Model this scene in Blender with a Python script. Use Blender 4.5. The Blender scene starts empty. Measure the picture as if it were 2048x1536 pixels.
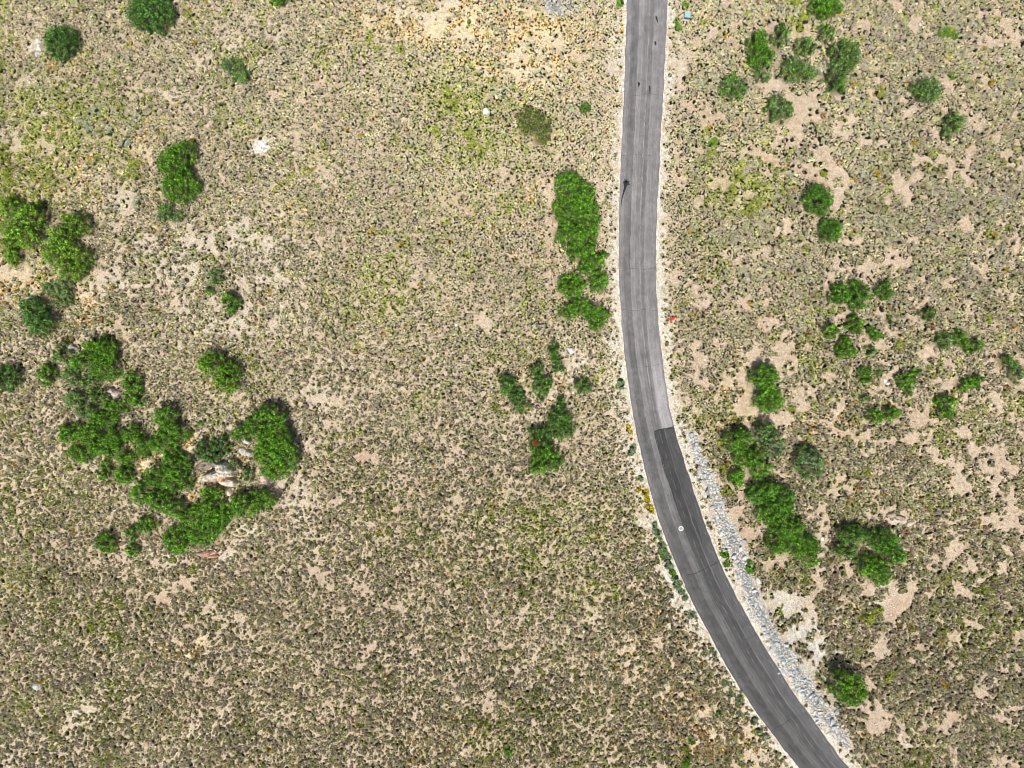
import bpy, bmesh, math, random
import numpy as np
from mathutils import Vector
random.seed(7)
rng = np.random.default_rng(7)
scene = bpy.context.scene
COL = scene.collection
PI = math.pi

# ------------------------------------------------------------------ camera geometry
H = 120.0          # flying height in metres
F = 1400.0         # focal length in pixels of the 2048 px wide photograph

# ------------------------------------------------------------------ helpers
def smooth(a, b, x):
    t = np.clip((np.asarray(x, float) - a) / (b - a), 0, 1)
    return t * t * (3 - 2 * t)

_grids = {}
def vnoise(x, y, scale, seed):
    g = _grids.get(seed)
    if g is None:
        g = np.random.default_rng(1000 + seed).random((256, 256)); _grids[seed] = g
    u = np.asarray(x, float) / scale + 1000.37; v = np.asarray(y, float) / scale + 1000.71
    i = np.floor(u).astype(int); j = np.floor(v).astype(int)
    fu = u - i; fv = v - j
    fu = fu * fu * (3 - 2 * fu); fv = fv * fv * (3 - 2 * fv)
    i &= 255; j &= 255; i1 = (i + 1) & 255; j1 = (j + 1) & 255
    return (g[i, j] * (1 - fu) + g[i1, j] * fu) * (1 - fv) + (g[i, j1] * (1 - fu) + g[i1, j1] * fu) * fv

def fbm(x, y, scale, seed, octv=4):
    s = 0; a = 1; t = 0
    c, n = math.cos(.6), math.sin(.6)
    for k in range(octv):
        s = s + a * vnoise(x, y, scale, seed + k); t += a
        a *= .55; scale *= .5
        x, y = c * x - n * y, n * x + c * y
    return s / t

def np_mesh(name, V, Fc, col=None, smooth_shade=False, uv=None):
    V = np.asarray(V, np.float32); Fc = np.asarray(Fc, np.int32)
    k = Fc.shape[1]
    me = bpy.data.meshes.new(name)
    me.vertices.add(len(V)); me.vertices.foreach_set('co', V.ravel())
    me.loops.add(Fc.size); me.loops.foreach_set('vertex_index', Fc.ravel())
    me.polygons.add(len(Fc))
    me.polygons.foreach_set('loop_start', np.arange(0, Fc.size, k, dtype=np.int32))
    me.polygons.foreach_set('loop_total', np.full(len(Fc), k, np.int32))
    if smooth_shade: me.polygons.foreach_set('use_smooth', np.ones(len(Fc), bool))
    if col is not None:
        a = me.color_attributes.new('tint', 'FLOAT_COLOR', 'POINT')
        c4 = np.ones((len(V), 4), np.float32); c4[:, :3] = col
        a.data.foreach_set('color', c4.ravel())
    if uv is not None:
        l = me.uv_layers.new(name='UVMap')
        l.data.foreach_set('uv', np.asarray(uv, np.float32)[Fc.ravel()].ravel())
    me.update(calc_edges=True)
    me.validate()
    return me

def link(name, me, mat=None, parent=None, loc=None, rz=0):
    o = bpy.data.objects.new(name, me); COL.objects.link(o)
    if mat is not None and me is not None and len(me.materials) == 0: me.materials.append(mat)
    if parent is not None: o.parent = parent
    if loc is not None: o.location = loc
    o.rotation_euler = (0, 0, rz)
    return o

def tag(o, label=None, cat=None, group=None, kind=None):
    if label: o['label'] = label
    if cat: o['category'] = cat
    if group: o['group'] = group
    if kind: o['kind'] = kind
    return o

# ------------------------------------------------------------------ road geometry (photo pixels, road lies at z = 0)
ROAD_L = [(1262,-420),(1258,-150),(1254,0),(1249,150),(1245,250),(1240.5,350),(1238,450),(1238,550),(1241,620),(1247,690),(1256,760),(1267,840),(1280,900),(1295,960),(1313,1030),(1335,1090),(1358,1145),(1385,1205),(1420,1272),(1453,1335),(1490,1392),(1530,1450),(1568,1500),(1600,1536),(1700,1650),(1840,1790),(2000,1930)]
ROAD_R = [(1344,-420),(1339,-150),(1335,0),(1331,100),(1326,200),(1320,300),(1315,400),(1312,480),(1312,560),(1316,640),(1323,710),(1333,780),(1344,840),(1353,870),(1372,935),(1395,1005),(1419,1075),(1446,1140),(1478,1205),(1512,1265),(1548,1325),(1590,1390),(1628,1442),(1665,1495),(1697,1536),(1790,1640),(1920,1765),(2070,1890)]

def px2w(px, py, z=0.0):
    s = (H - z) / F
    return (px - 1024.0) * s, (768.0 - py) * s

def spline(pts, n):
    P = np.array(pts, float)
    d = np.r_[0, np.cumsum(np.hypot(*np.diff(P, axis=0).T))]
    t = np.linspace(0, d[-1], n)
    Q = np.stack([np.interp(t, d, P[:, 0]), np.interp(t, d, P[:, 1])], 1)
    w = 9
    for _ in range(3):
        K = np.pad(Q, ((w, w), (0, 0)), mode='edge')
        K[:w] = 2 * Q[0] - Q[w:0:-1]; K[-w:] = 2 * Q[-1] - Q[-2:-w - 2:-1]
        Q = np.stack([np.convolve(K[:, i], np.ones(2 * w + 1) / (2 * w + 1), 'valid') for i in (0, 1)], 1)
    return Q
NR = 900
RL = np.stack(px2w(*spline(ROAD_L, NR).T), 1)
RR = np.stack(px2w(*spline(ROAD_R, NR).T), 1)
RC = (RL + RR) / 2
_s = np.arange(NR) * .28
_d = (RR - RL) / np.linalg.norm(RR - RL, axis=1)[:, None]
RL = RL + _d * ((fbm(_s, _s * 0, 1.6, 31, 3) - .5) * .36)[:, None]
RR = RR + _d * ((fbm(_s, _s * 0 + 40, 1.6, 33, 3) - .5) * .36)[:, None]

def polydist(x, y, P):
    """unsigned distance, side sign (+ = right of travel down the picture), arc parameter"""
    x = np.asarray(x, float).ravel(); y = np.asarray(y, float).ravel()
    best = np.full(x.shape, 1e9); sgn = np.zeros_like(best); par = np.zeros_like(best)
    for i in range(len(P) - 1):
        ax, ay = P[i]; bx, by = P[i + 1]
        dx, dy = bx - ax, by - ay; L2 = dx * dx + dy * dy + 1e-12
        t = np.clip(((x - ax) * dx + (y - ay) * dy) / L2, 0, 1)
        ex = x - ax - t * dx; ey = y - ay - t * dy
        d = np.hypot(ex, ey); m = d < best
        best[m] = d[m]; sgn[m] = np.where(dx * ey - dy * ex > 0, 1, -1)[m]; par[m] = (i + t)[m]
    return best, sgn, par
RC_C = RC[::20]
def road_dist(x, y):
    sh = np.shape(x)
    d, s, p = polydist(x, y, RC_C)
    return d.reshape(sh), s.reshape(sh), p.reshape(sh)

HILLS = [(430, 960, 16, 12, 2.2), (1660, 1250, 30, 25, -1.6), (60, 500, 28, 30, 1.6), (1850, 250, 30, 28, 1.4), (900, 60, 26, 12, .8)]
HW = [(*px2w(a, b), c, d, e) for a, b, c, d, e in HILLS]
def terrain(x, y, rd=None):
    x = np.asarray(x, float); y = np.asarray(y, float)
    if rd is None: rd = road_dist(x, y)[0]
    z = 0
    for cx, cy, rx, ry, h in HW:
        z = z + h * np.exp(-(((x - cx) / rx) ** 2 + ((y - cy) / ry) ** 2))
    z = z + (fbm(x, y, 22, 40, 3) - .5) * 1.4 + (vnoise(x, y, 3.0, 50) - .5) * .22
    far = np.hypot(x, y)
    z = z + smooth(150, 1500, far) * (fbm(x, y, 420, 60, 3) - .4) * 60
    return z * smooth(4.6, 13, rd) - .03

def at(px, py, up=0.0):
    """world point of a photo pixel for something 'up' metres above the terrain"""
    z = 0.0
    for _ in range(4):
        x, y = px2w(px, py, z + up)
        z = float(terrain(x, y))
    return x, y, z

# ------------------------------------------------------------------ materials
def new_mat(name, rough=.9, spec=.15):
    m = bpy.data.materials.new(name); m.use_nodes = True
    nt = m.node_tree; b = nt.nodes['Principled BSDF']
    b.inputs['Roughness'].default_value = rough
    b.inputs['Specular IOR Level'].default_value = spec
    return m, nt, b
def N(nt, t, **kw):
    n = nt.nodes.new(t)
    for k, v in kw.items(): setattr(n, k, v)
    return n
def noise(nt, scale, detail=3, vec=None, rough=.6):
    n = N(nt, 'ShaderNodeTexNoise'); n.inputs['Scale'].default_value = scale
    n.inputs['Detail'].default_value = detail; n.inputs['Roughness'].default_value = rough
    if vec is not None: nt.links.new(vec, n.inputs['Vector'])
    return n
def ramp(nt, src, stops):
    r = N(nt, 'ShaderNodeValToRGB'); e = r.color_ramp.elements
    while len(e) < len(stops): e.new(.5)
    for k, (p, c) in enumerate(stops):
        e[k].position = p; e[k].color = (*c, 1) if len(c) == 3 else c
    nt.links.new(src, r.inputs[0]); return r
def mixc(nt, a, b, fac, mode='MIX'):
    m = N(nt, 'ShaderNodeMix', data_type='RGBA', blend_type=mode)
    for v, s in ((fac, m.inputs[0]), (a, m.inputs[6]), (b, m.inputs[7])):
        if hasattr(v, 'is_linked') or hasattr(v, 'links'): nt.links.new(v, s)
        elif isinstance(v, tuple): s.default_value = (*v, 1)
        else: s.default_value = v
    return m.outputs[2]
def bump(nt, b, h, strength, dist):
    n = N(nt, 'ShaderNodeBump'); n.inputs['Strength'].default_value = strength; n.inputs['Distance'].default_value = dist
    nt.links.new(h, n.inputs['Height']); nt.links.new(n.outputs[0], b.inputs['Normal'])
def g3(v): return (v, v, v)

def tint_mat(name, lo=.7, hi=1.3, scale=3.0, rough=.9, spec=.1, transl=0.0, bmp=0.0):
    m, nt, b = new_mat(name, rough, spec)
    a = N(nt, 'ShaderNodeAttribute', attribute_name='tint')
    g = N(nt, 'ShaderNodeNewGeometry')
    n = noise(nt, scale, 3, g.outputs['Position'])
    r = ramp(nt, n.outputs[0], [(.3, g3(lo)), (.7, g3(hi))])
    c = mixc(nt, a.outputs['Color'], r.outputs[0], 1.0, 'MULTIPLY')
    nt.links.new(c, b.inputs['Base Color'])
    if bmp: bump(nt, b, n.outputs[0], bmp, .1)
    if transl:
        t = N(nt, 'ShaderNodeBsdfTranslucent'); nt.links.new(c, t.inputs[0])
        x = N(nt, 'ShaderNodeMixShader'); x.inputs[0].default_value = transl
        out = nt.nodes['Material Output']
        nt.links.new(b.outputs[0], x.inputs[1]); nt.links.new(t.outputs[0], x.inputs[2]); nt.links.new(x.outputs[0], out.inputs[0])
    return m

M_leaf = tint_mat('oak leaves', .8, 1.2, 1.5, .6, .25, .22)
M_sage = tint_mat('sagebrush leaves', .8, 1.25, 5.0, .9, .05, .12)
M_grass = tint_mat('dry grass blades', .8, 1.2, 3.0, .9, .05, .1)
M_rock = tint_mat('stone', .62, 1.25, 5.0, .92, .12, 0, .7)
M_bark = tint_mat('bark', .6, 1.3, 9.0, .95, .05, 0, .6)

# ground
def ground_material():
    m, nt, b = new_mat('dry soil', .97, .04)
    a = N(nt, 'ShaderNodeAttribute', attribute_name='tint')
    pb = N(nt, 'ShaderNodeAttribute', attribute_name='pebbly')
    g = N(nt, 'ShaderNodeNewGeometry'); P = g.outputs['Position']
    n1 = noise(nt, 1.6, 6, P, .72)
    c = mixc(nt, a.outputs['Color'], ramp(nt, n1.outputs[0], [(.28, (.66, .62, .58)), (.5, (.98, .97, .96)), (.75, (1.24, 1.25, 1.26))]).outputs[0], 1.0, 'MULTIPLY')
    n2 = noise(nt, 9, 3, P, .7)
    c = mixc(nt, c, ramp(nt, n2.outputs[0], [(.34, (.36, .33, .28)), (.47, (1, 1, 1)), (.64, (1.35, 1.36, 1.36))]).outputs[0], .95, 'MULTIPLY')
    v = N(nt, 'ShaderNodeTexVoronoi'); v.inputs['Scale'].default_value = 4.5; nt.links.new(P, v.inputs['Vector'])
    vr = ramp(nt, v.outputs['Distance'], [(.0, (1, 1, 1)), (.34, (1, 1, 1)), (.5, (0, 0, 0))])
    sep = N(nt, 'ShaderNodeSeparateColor'); nt.links.new(v.outputs['Color'], sep.inputs[0])
    mm = N(nt, 'ShaderNodeMath', operation='LESS_THAN'); nt.links.new(sep.outputs[0], mm.inputs[0]); nt.links.new(pb.outputs['Fac'], mm.inputs[1])
    mu = N(nt, 'ShaderNodeMath', operation='MULTIPLY'); nt.links.new(mm.outputs[0], mu.inputs[0]); nt.links.new(vr.outputs[0], mu.inputs[1])
    peb = mixc(nt, (.55, .5, .44), (.85, .84, .80), sep.outputs[1])
    c = mixc(nt, c, peb, mu.outputs[0])
    nt.links.new(c, b.inputs['Base Color'])
    ad = N(nt, 'ShaderNodeMath', operation='ADD'); nt.links.new(n2.outputs[0], ad.inputs[0]); nt.links.new(mu.outputs[0], ad.inputs[1])
    bump(nt, b, ad.outputs[0], .9, .12)
    return m
M_ground = ground_material()

def asphalt_material():
    m, nt, b = new_mat('asphalt', .88, .2)
    a = N(nt, 'ShaderNodeAttribute', attribute_name='tint')
    g = N(nt, 'ShaderNodeNewGeometry'); P = g.outputs['Position']
    uv = N(nt, 'ShaderNodeTexCoord')
    mp = N(nt, 'ShaderNodeMapping'); mp.inputs['Scale'].default_value = (7.0, .12, 1); nt.links.new(uv.outputs['UV'], mp.inputs[0])
    n1 = noise(nt, 2.2, 5, mp.outputs[0], .7)
    c = mixc(nt, a.outputs['Color'], ramp(nt, n1.outputs[0], [(.3, g3(.78)), (.5, g3(1.0)), (.72, g3(1.24))]).outputs[0], 1.0, 'MULTIPLY')
    n2 = noise(nt, 14, 3, P, .8)
    c = mixc(nt, c, ramp(nt, n2.outputs[0], [(.3, g3(.6)), (.5, g3(1.0)), (.72, g3(1.6))]).outputs[0], .8, 'MULTIPLY')
    n3 = noise(nt, .5, 4, P, .6)
    c = mixc(nt, c, ramp(nt, n3.outputs[0], [(.3, (.9, .89, .9)), (.7, (1.09, 1.09, 1.07))]).outputs[0], 1.0, 'MULTIPLY')
    nt.links.new(c, b.inputs['Base Color']); bump(nt, b, n2.outputs[0], .35, .02)
    return m
M_asphalt = asphalt_material()

def plain_mat(name, col, rough=.8, spec=.2, var=.25, scale=6):
    m, nt, b = new_mat(name, rough, spec)
    g = N(nt, 'ShaderNodeNewGeometry'); n = noise(nt, scale, 4, g.outputs['Position'])
    lo = tuple(c * (1 - var) for c in col); hi = tuple(min(1, c * (1 + var)) for c in col)
    nt.links.new(ramp(nt, n.outputs[0], [(.3, lo), (.7, hi)]).outputs[0], b.inputs['Base Color'])
    return m

# ------------------------------------------------------------------ oak clumps: label, colour, height, ellipses (cx, cy, rx, ry) in photo pixels
OAKS = [
 ('large round oak cut by the top edge, above the dark round oak at upper left','blue',3.6,[(295,18,46,42),(318,38,24,26),(275,5,24,22)]),
 ('dark round oak beside the elongated white boulder at upper left','blue',3.6,[(121,84,34,34)]),
 ('small oak with a dull western half, alone at upper left','dull',2.4,[(462,134,20,18),(478,145,20,21)]),
 ('tiny oak cut by the top edge, left of the golden grass','green',2.0,[(560,-3,17,14)]),
 ('large upright oval oak left of the bare pale patches','green',4.2,[(350,325,36,38),(355,365,38,38),(368,302,22,20)]),
 ('patchy low oak touching the foot of the large oval oak','dull',2.2,[(328,424,24,17),(350,434,18,12)]),
 ('bright oak at the left edge, northernmost of the pale green grove','bright',3.6,[(18,412,22,26)]),
 ('broad bright green oak at the left edge, largest of the grove','bright',4.4,[(60,432,32,30),(35,468,38,32)]),
 ('narrow bright oak stub below the broad left edge oak','bright',2.8,[(25,508,20,24)]),
 ('bright rounded oak at the top right of the left edge grove','bright',4.4,[(142,448,32,26),(125,470,28,22)]),
 ('bright spreading oak in the middle of the left edge grove','bright',4.0,[(108,500,25,26),(148,518,34,26),(140,545,28,16)]),
 ('dull thinning oak trailing below the left edge grove','dull',2.4,[(112,575,28,20),(125,600,22,18)]),
 ('dark blue-green oval oak alone below the left edge grove','blue',3.8,[(66,620,30,30),(80,645,27,25)]),
 ('blue-green oak cut by the left edge at mid height','blue',3.4,[(10,757,24,26)]),
 ('small upright oak between the left edge oak and the big thicket','green',2.8,[(92,750,17,24)]),
 ('olive pointed oak at the northwest tip of the big thicket','dull',2.8,[(122,705,17,22)]),
 ('broad green oak crowning the north end of the big thicket','green',4.2,[(195,700,34,26),(208,735,32,26),(165,722,22,20)]),
 ('dull oak below the olive pointed oak in the thicket','dull',2.6,[(138,742,16,22),(150,765,15,15)]),
 ('dull green oak in the gap under the broad northern oak','dull',2.8,[(178,768,22,20),(200,795,22,20)]),
 ('small round oak off the right side of the thicket, above the pink boulder','green',2.8,[(264,762,22,20)]),
 ('small dark oak just below the small round one, right of the pink boulder','green',2.4,[(268,797,20,17)]),
 ('olive oak at the left flank of the thicket above its gap','dull',3.0,[(145,800,22,20),(170,822,26,18)]),
 ('green oak running below the pink boulders in the thicket','green',3.2,[(225,815,26,17),(205,840,28,20)]),
 ('small oak jutting left at the western corner of the thicket','green',2.6,[(132,866,18,20),(150,858,12,14)]),
 ('broad oak in the west of the thicket','green',3.6,[(178,868,26,22),(200,890,26,22),(160,908,26,19)]),
 ('upright oak filling the middle west of the thicket','green',3.2,[(228,880,16,26),(222,908,14,14)]),
 ('small rounded oak at the southwest foot of the thicket','green',2.6,[(205,942,17,22)]),
 ('slim oak beside the small southwest oak of the thicket','green',3.0,[(252,918,18,17),(246,952,18,20)]),
 ('rounded oak with broken crown at the north center of the thicket','green',3.8,[(330,835,26,24),(340,868,33,28),(320,885,24,20)]),
 ('lobed oak left of the thicket’s northern center oak','green',3.0,[(262,870,20,18),(284,895,22,20)]),
 ('tiny green bush oak above the golden clearing in the thicket','green',1.6,[(402,850,9,9)]),
 ('large oak west of the lichen covered outcrop','green',4.2,[(345,935,34,26),(315,955,30,22),(355,965,30,22)]),
 ('small oak connecting the center oaks north of the golden clearing','green',2.8,[(340,905,18,16),(350,912,16,14)]),
 ('long oak belt in the southwest of the thicket','green',3.8,[(285,985,24,24),(315,1000,30,22),(345,1018,28,18)]),
 ('grey-green thin oak directly north of the lichen covered outcrop','blue',2.6,[(408,900,20,20),(440,892,22,20),(425,915,18,12)]),
 ('tall dark oak at the north of the thicket’s eastern arm','green',4.6,[(538,838,32,30),(545,875,34,32),(500,855,22,20),(480,868,20,18)]),
 ('tall rounded oak at the easternmost bulge of the thicket','green',4.6,[(565,915,30,34),(545,935,28,26),(528,905,24,22)]),
 ('small oak between the grey slabs in the eastern arm','dull',2.2,[(492,950,18,14),(470,930,14,12)]),
 ('leafy oak immediately south of the lichen covered outcrop','green',3.0,[(425,985,26,15)]),
 ('broad oak at the southeast corner of the thicket','green',4.0,[(518,1000,32,24),(485,1012,30,22)]),
 ('wide oak along the south rim of the thicket','green',3.8,[(445,1028,28,22),(410,1020,30,22),(380,1035,24,16)]),
 ('rounded oak at the south tip of the thicket','green',3.6,[(410,1065,34,30),(430,1045,28,20)]),
 ('rounded oak at the southwest tip of the thicket','green',3.4,[(352,1082,30,26),(372,1066,24,22)]),
 ('small oak detached from the thicket’s southern side','green',2.6,[(290,1050,18,18)]),
 ('small oak left of the detached southern oak','green',2.4,[(262,1068,15,14)]),
 ('tiny oak standing just below the pair of detached oaks','green',2.2,[(264,1100,15,12)]),
 ('tiny bush between the detached southern oak and the thicket','green',1.5,[(315,1044,9,9)]),
 ('round shaded oak southwest of the thicket, farthest out','green',3.2,[(209,1087,21,21)]),
 ('diamond shaped oak alone above the thicket’s eastern arm','bright2',4.0,[(422,725,28,26),(450,748,30,26),(458,768,22,16)]),
 ('low dull oak on the bare pale slope, the upper of two','dull',2.0,[(428,554,17,15),(419,578,12,11)]),
 ('small dark oak on the bare pale slope, the lower of two','green',2.6,[(463,600,20,18),(462,620,15,13)]),
 ('olive oak with dark lobes left of the road near the top','olive',2.8,[(1060,242,30,30),(1085,250,22,26),(1082,276,18,13)]),
 ('tiny dark oak bush right of the olive oak near the road','dark',1.4,[(1170,215,11,12)]),
 ('big round-topped oak at the head of the roadside row','green',4.2,[(1142,372,32,30),(1160,390,32,30)]),
 ('massive dark oak in the middle of the roadside row','green',4.4,[(1130,420,28,24),(1170,430,32,36),(1145,465,34,30),(1185,465,16,24)]),
 ('green oak at the lower end of the big roadside oak mass','green',3.6,[(1165,505,28,24),(1185,530,25,20)]),
 ('rounded oak at the southern tip of the big roadside oak mass','green',3.0,[(1197,562,18,22)]),
 ('small separate oak bush right of the roadside row','green',1.5,[(1206,508,8,8)]),
 ('round dark oak lower left of the big roadside mass','green',3.2,[(1142,572,30,24)]),
 ('lobed oak in the lower pair of the roadside row, left one','green',2.8,[(1135,622,20,16),(1160,612,22,18)]),
 ('upright oak in the lower pair of the roadside row, right one','green',3.2,[(1195,630,22,22),(1198,650,17,18)]),
 ('narrow dark oak beside the large white boulder','dark',2.8,[(1107,703,13,20),(1117,728,17,16)]),
 ('ragged oak with a dark head left of the boulder field','dark',2.8,[(1075,740,16,16),(1090,768,18,18)]),
 ('grey-green ragged oak under the ragged dark headed oak','dull',2.0,[(1068,772,12,12),(1085,790,12,14)]),
 ('elongated dark oak leaning southeast, westernmost of the boulder field oaks','dark',3.2,[(1016,772,19,22),(1032,792,18,18),(1044,808,15,17)]),
 ('oval dark oak at the east of the boulder field oaks','dark',2.6,[(1165,771,20,16)]),
 ('tiny dark oak above the round dark oak of the boulder field','dark',1.6,[(1124,803,11,13)]),
 ('round dark oak in the south of the boulder field','dark',3.6,[(1123,848,28,32)]),
 ('dark oak holding a dead red-brown patch','dark',3.4,[(1078,868,21,18),(1082,890,24,20)]),
 ('broad dark oak joined below the oak with a dead patch','green',3.8,[(1092,918,34,26),(1078,930,22,20)]),
 ('oak cut by the top edge, right of the road','green',3.2,[(1655,14,34,22)]),
 ('small oak below the top edge oak right of the road','dull',2.4,[(1654,65,17,19)]),
 ('round oak at the northwest of the upper right group','green',3.2,[(1518,80,22,22),(1522,108,26,22)]),
 ('slim oak leaning against the northwest oak of the upper right group','dull',2.8,[(1562,70,18,28)]),
 ('small dull oak at the foot of the upper right group’s west column','dull',2.6,[(1525,140,18,22)]),
 ('medium oak at the top center of the upper right group','dull',2.8,[(1612,92,25,18)]),
 ('wide oak at the bottom center of the upper right group','dull',3.0,[(1588,138,26,24),(1615,142,20,20)]),
 ('greyish oak at the northeast of the upper right group','dull',3.2,[(1688,98,30,20),(1695,120,26,20)]),
 ('greyish oak at the southeast of the upper right group','dull',3.2,[(1672,145,26,24),(1678,168,22,16)]),
 ('oval dull oak left below the upper right group','dull',2.8,[(1468,170,30,24)]),
 ('lobed oak on the north side of the dirt trail','dull',2.6,[(1560,218,28,26)]),
 ('dark hearted oak alone near the upper right','dull',2.8,[(1856,180,30,24)]),
 ('half shaded oak at the upper right, right of the dark hearted oak','dull',2.6,[(1908,242,20,18),(1905,260,18,16)]),
 ('round dark oak touching the dirt trail, upper of a pair','dark2',4.0,[(1640,400,30,32)]),
 ('round dark oak below the trailside one, lower of a pair','dark2',3.4,[(1663,460,24,26)]),
 ('left half of the joined oak pair at right center','dark2',2.8,[(1680,588,23,24)]),
 ('right half of the joined oak pair at right center','dark2',3.2,[(1720,590,24,30)]),
 ('round oak just right of the joined oak pair','dark2',2.8,[(1771,580,18,22)]),
 ('small oak up the slope right of the round oak','dull',2.0,[(1857,628,18,13)]),
 ('small shaded oak west in the right center scatter','green',2.4,[(1662,662,18,15)]),
 ('small round oak north in the right center scatter','green',2.2,[(1710,650,16,18)]),
 ('oblong small oak east in the right center scatter','green',2.0,[(1744,662,12,12),(1756,674,12,9)]),
 ('lobed oak south in the right center scatter','green',2.6,[(1690,685,14,15),(1690,705,26,13)]),
 ('tiny pale oak bush below the oblong small oak','dull',1.5,[(1741,702,11,14)]),
 ('tiny round oak bush right of the oblong small oak','green',1.4,[(1781,641,8,8)]),
 ('dull oak touching the oblong oak at far right','dull',2.0,[(1887,680,17,19)]),
 ('oblong oak slanting down to the right at far right','green',2.4,[(1922,675,15,18),(1945,690,24,14)]),
 ('small rounded oak left of the white ring shaped stone','green',2.2,[(1732,748,18,18)]),
 ('two-horned oak right of the white ring shaped stone','green',2.4,[(1815,762,20,20),(1835,745,11,10),(1820,782,10,10)]),
 ('wide low oak in a chevron shape at far right','green',2.2,[(1932,768,17,13),(1955,762,15,15)]),
 ('upright oak below the wide chevron oak','green',2.6,[(1892,802,17,14),(1890,824,16,14)]),
 ('wide oak under the white ring shaped stone','green',2.8,[(1752,832,19,15),(1782,828,19,15)]),
 ('tiny dull bush above the wide oak under the ring stone','dull',1.3,[(1733,797,11,9)]),
 ('oak cut by the right edge at mid height','dull',2.6,[(2015,722,16,16),(2036,745,14,24)]),
 ('round topped oak in the roadside pair above the riprap, upper lobe','green',4.6,[(1530,755,28,28)]),
 ('round oak in the roadside pair above the riprap, lower lobe','green',4.2,[(1542,800,30,26)]),
 ('oak with a deep shadow at the head of the long right roadside mass','green',4.6,[(1475,880,30,27)]),
 ('oak with a grey twiggy heart at the head of the long right roadside mass','greyish',4.6,[(1532,868,24,26),(1545,895,28,24)]),
 ('oak in the neck of the long right roadside mass','green',4.2,[(1500,918,34,22),(1522,940,28,20)]),
 ('small oak jutting left from the long right roadside mass','green',3.0,[(1475,958,17,18)]),
 ('dark oak in the middle of the long right roadside mass','dark2',4.4,[(1530,985,34,26),(1560,1000,28,26)]),
 ('bright oak in the lower middle of the long right roadside mass','green',4.6,[(1555,1030,38,26),(1575,1055,34,22)]),
 ('olive green oak at the foot of the long right roadside mass','green',4.2,[(1570,1085,38,24),(1612,1095,34,26),(1618,1120,20,14)]),
 ('round greyish oak standing alone right of the long roadside mass','greyish',4.0,[(1618,926,31,36)]),
 ('dark oak at the northwest of the hollow lower right group','dark',3.6,[(1705,1068,30,20),(1735,1072,20,14)]),
 ('oak along the east side of the hollow lower right group','dark2',3.6,[(1768,1080,30,24),(1790,1108,22,22)]),
 ('small dark oak at the west of the hollow lower right group','dark',3.0,[(1690,1102,25,16)]),
 ('bright oak at the south of the hollow lower right group','green',4.0,[(1745,1132,28,24),(1765,1152,26,20)]),
 ('large round oak alone with a long shadow at the lower right','green2',5.2,[(1703,1380,36,34),(1690,1365,22,22)]),
]
SHRUBS = [  # small leafy shrubs that stand out from the sagebrush: kind, positions (px, py, r)
 ('mint', [(1352,1100,9),(1338,1085,8),(1358,1120,8),(1366,1150,8),(1370,1162,9),(1395,1225,7),(1288,955,7),(1255,760,7),(1425,1300,6),(1462,1390,7),(1520,1462,8),(1530,1475,8),(1345,1092,9),(1355,1110,8),(1350,1128,9),(1362,1168,9),(1366,1182,8),(1250,770,8),(1262,905,9),(1270,895,7),(1450,1368,8),(1478,1400,7),(1512,1440,9),(1480,1430,7),(1375,1195,7),(1325,1062,8),(1310,1050,7)]),
 ('leafgreen', [(938,42,5),(1340,1104,9),(1356,1140,8),(1253,4,8),(1372,10,8),(1356,40,7),(1357,54,8),(1500,1135,11),(1450,1110,9),(1382,1480,9),(1368,1500,9),(1015,1500,10),(1890,65,13),(1907,148,10),(1425,285,10),(1540,860,7),(1450,1130,8),(1440,1425,7),(1370,1530,12),(1757,745,8),(1912,70,8),(1462,150,8),(1345,1100,7)]),
 ('yellowgreen', [(1762,185,12),(1428,300,10),(1422,315,10),(1440,885,9),(1447,938,12),(1455,982,11),(1560,1100,9),(1740,1235,15),(1755,1222,13),(1790,1345,10),(1780,1355,11),(1717,1300,9),(1825,1260,8),(1885,1265,9),(1470,380,12),(1480,350,12),(1510,372,12),(1495,420,12),(1520,400,12),(1900,60,9),(1405,45,9),(1800,690,10),(1650,345,9),(1975,635,10),(1735,945,10),(1620,880,9),(1583,815,9),(870,260,9),(895,185,12),(905,210,12),(935,265,12),(945,290,10),(965,300,10),(800,100,9),(738,75,9),(265,330,12),(270,350,10),(5,320,12),(10,345,12),(15,365,10),(345,1120,8),(235,1200,8),(180,1255,12),(385,1140,9),(450,20,6),(375,28,9),(1590,10,12),(1610,35,12),(1600,55,10),(1475,960,9),(1495,30,9)]),
 ('yellowflower', [(1262,853,6),(1266,863,5),(1279,978,6),(1292,985,7),(1300,1000,7),(1303,1015,7),(1296,998,5),(1303,1022,5),(1244,48,4),(1246,62,4)]),
 ('silver', [(190,225,11),(175,245,10),(180,262,9),(215,260,10),(235,225,10),(262,250,9),(205,215,9),(1000,185,9),(1015,175,8),(985,180,9),(998,130,8),(1075,145,8),(1085,200,8),(1140,215,8),(1060,90,8),(275,232,9),(160,240,9),(248,285,10),(275,405,11),(980,225,9)]),
]
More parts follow.
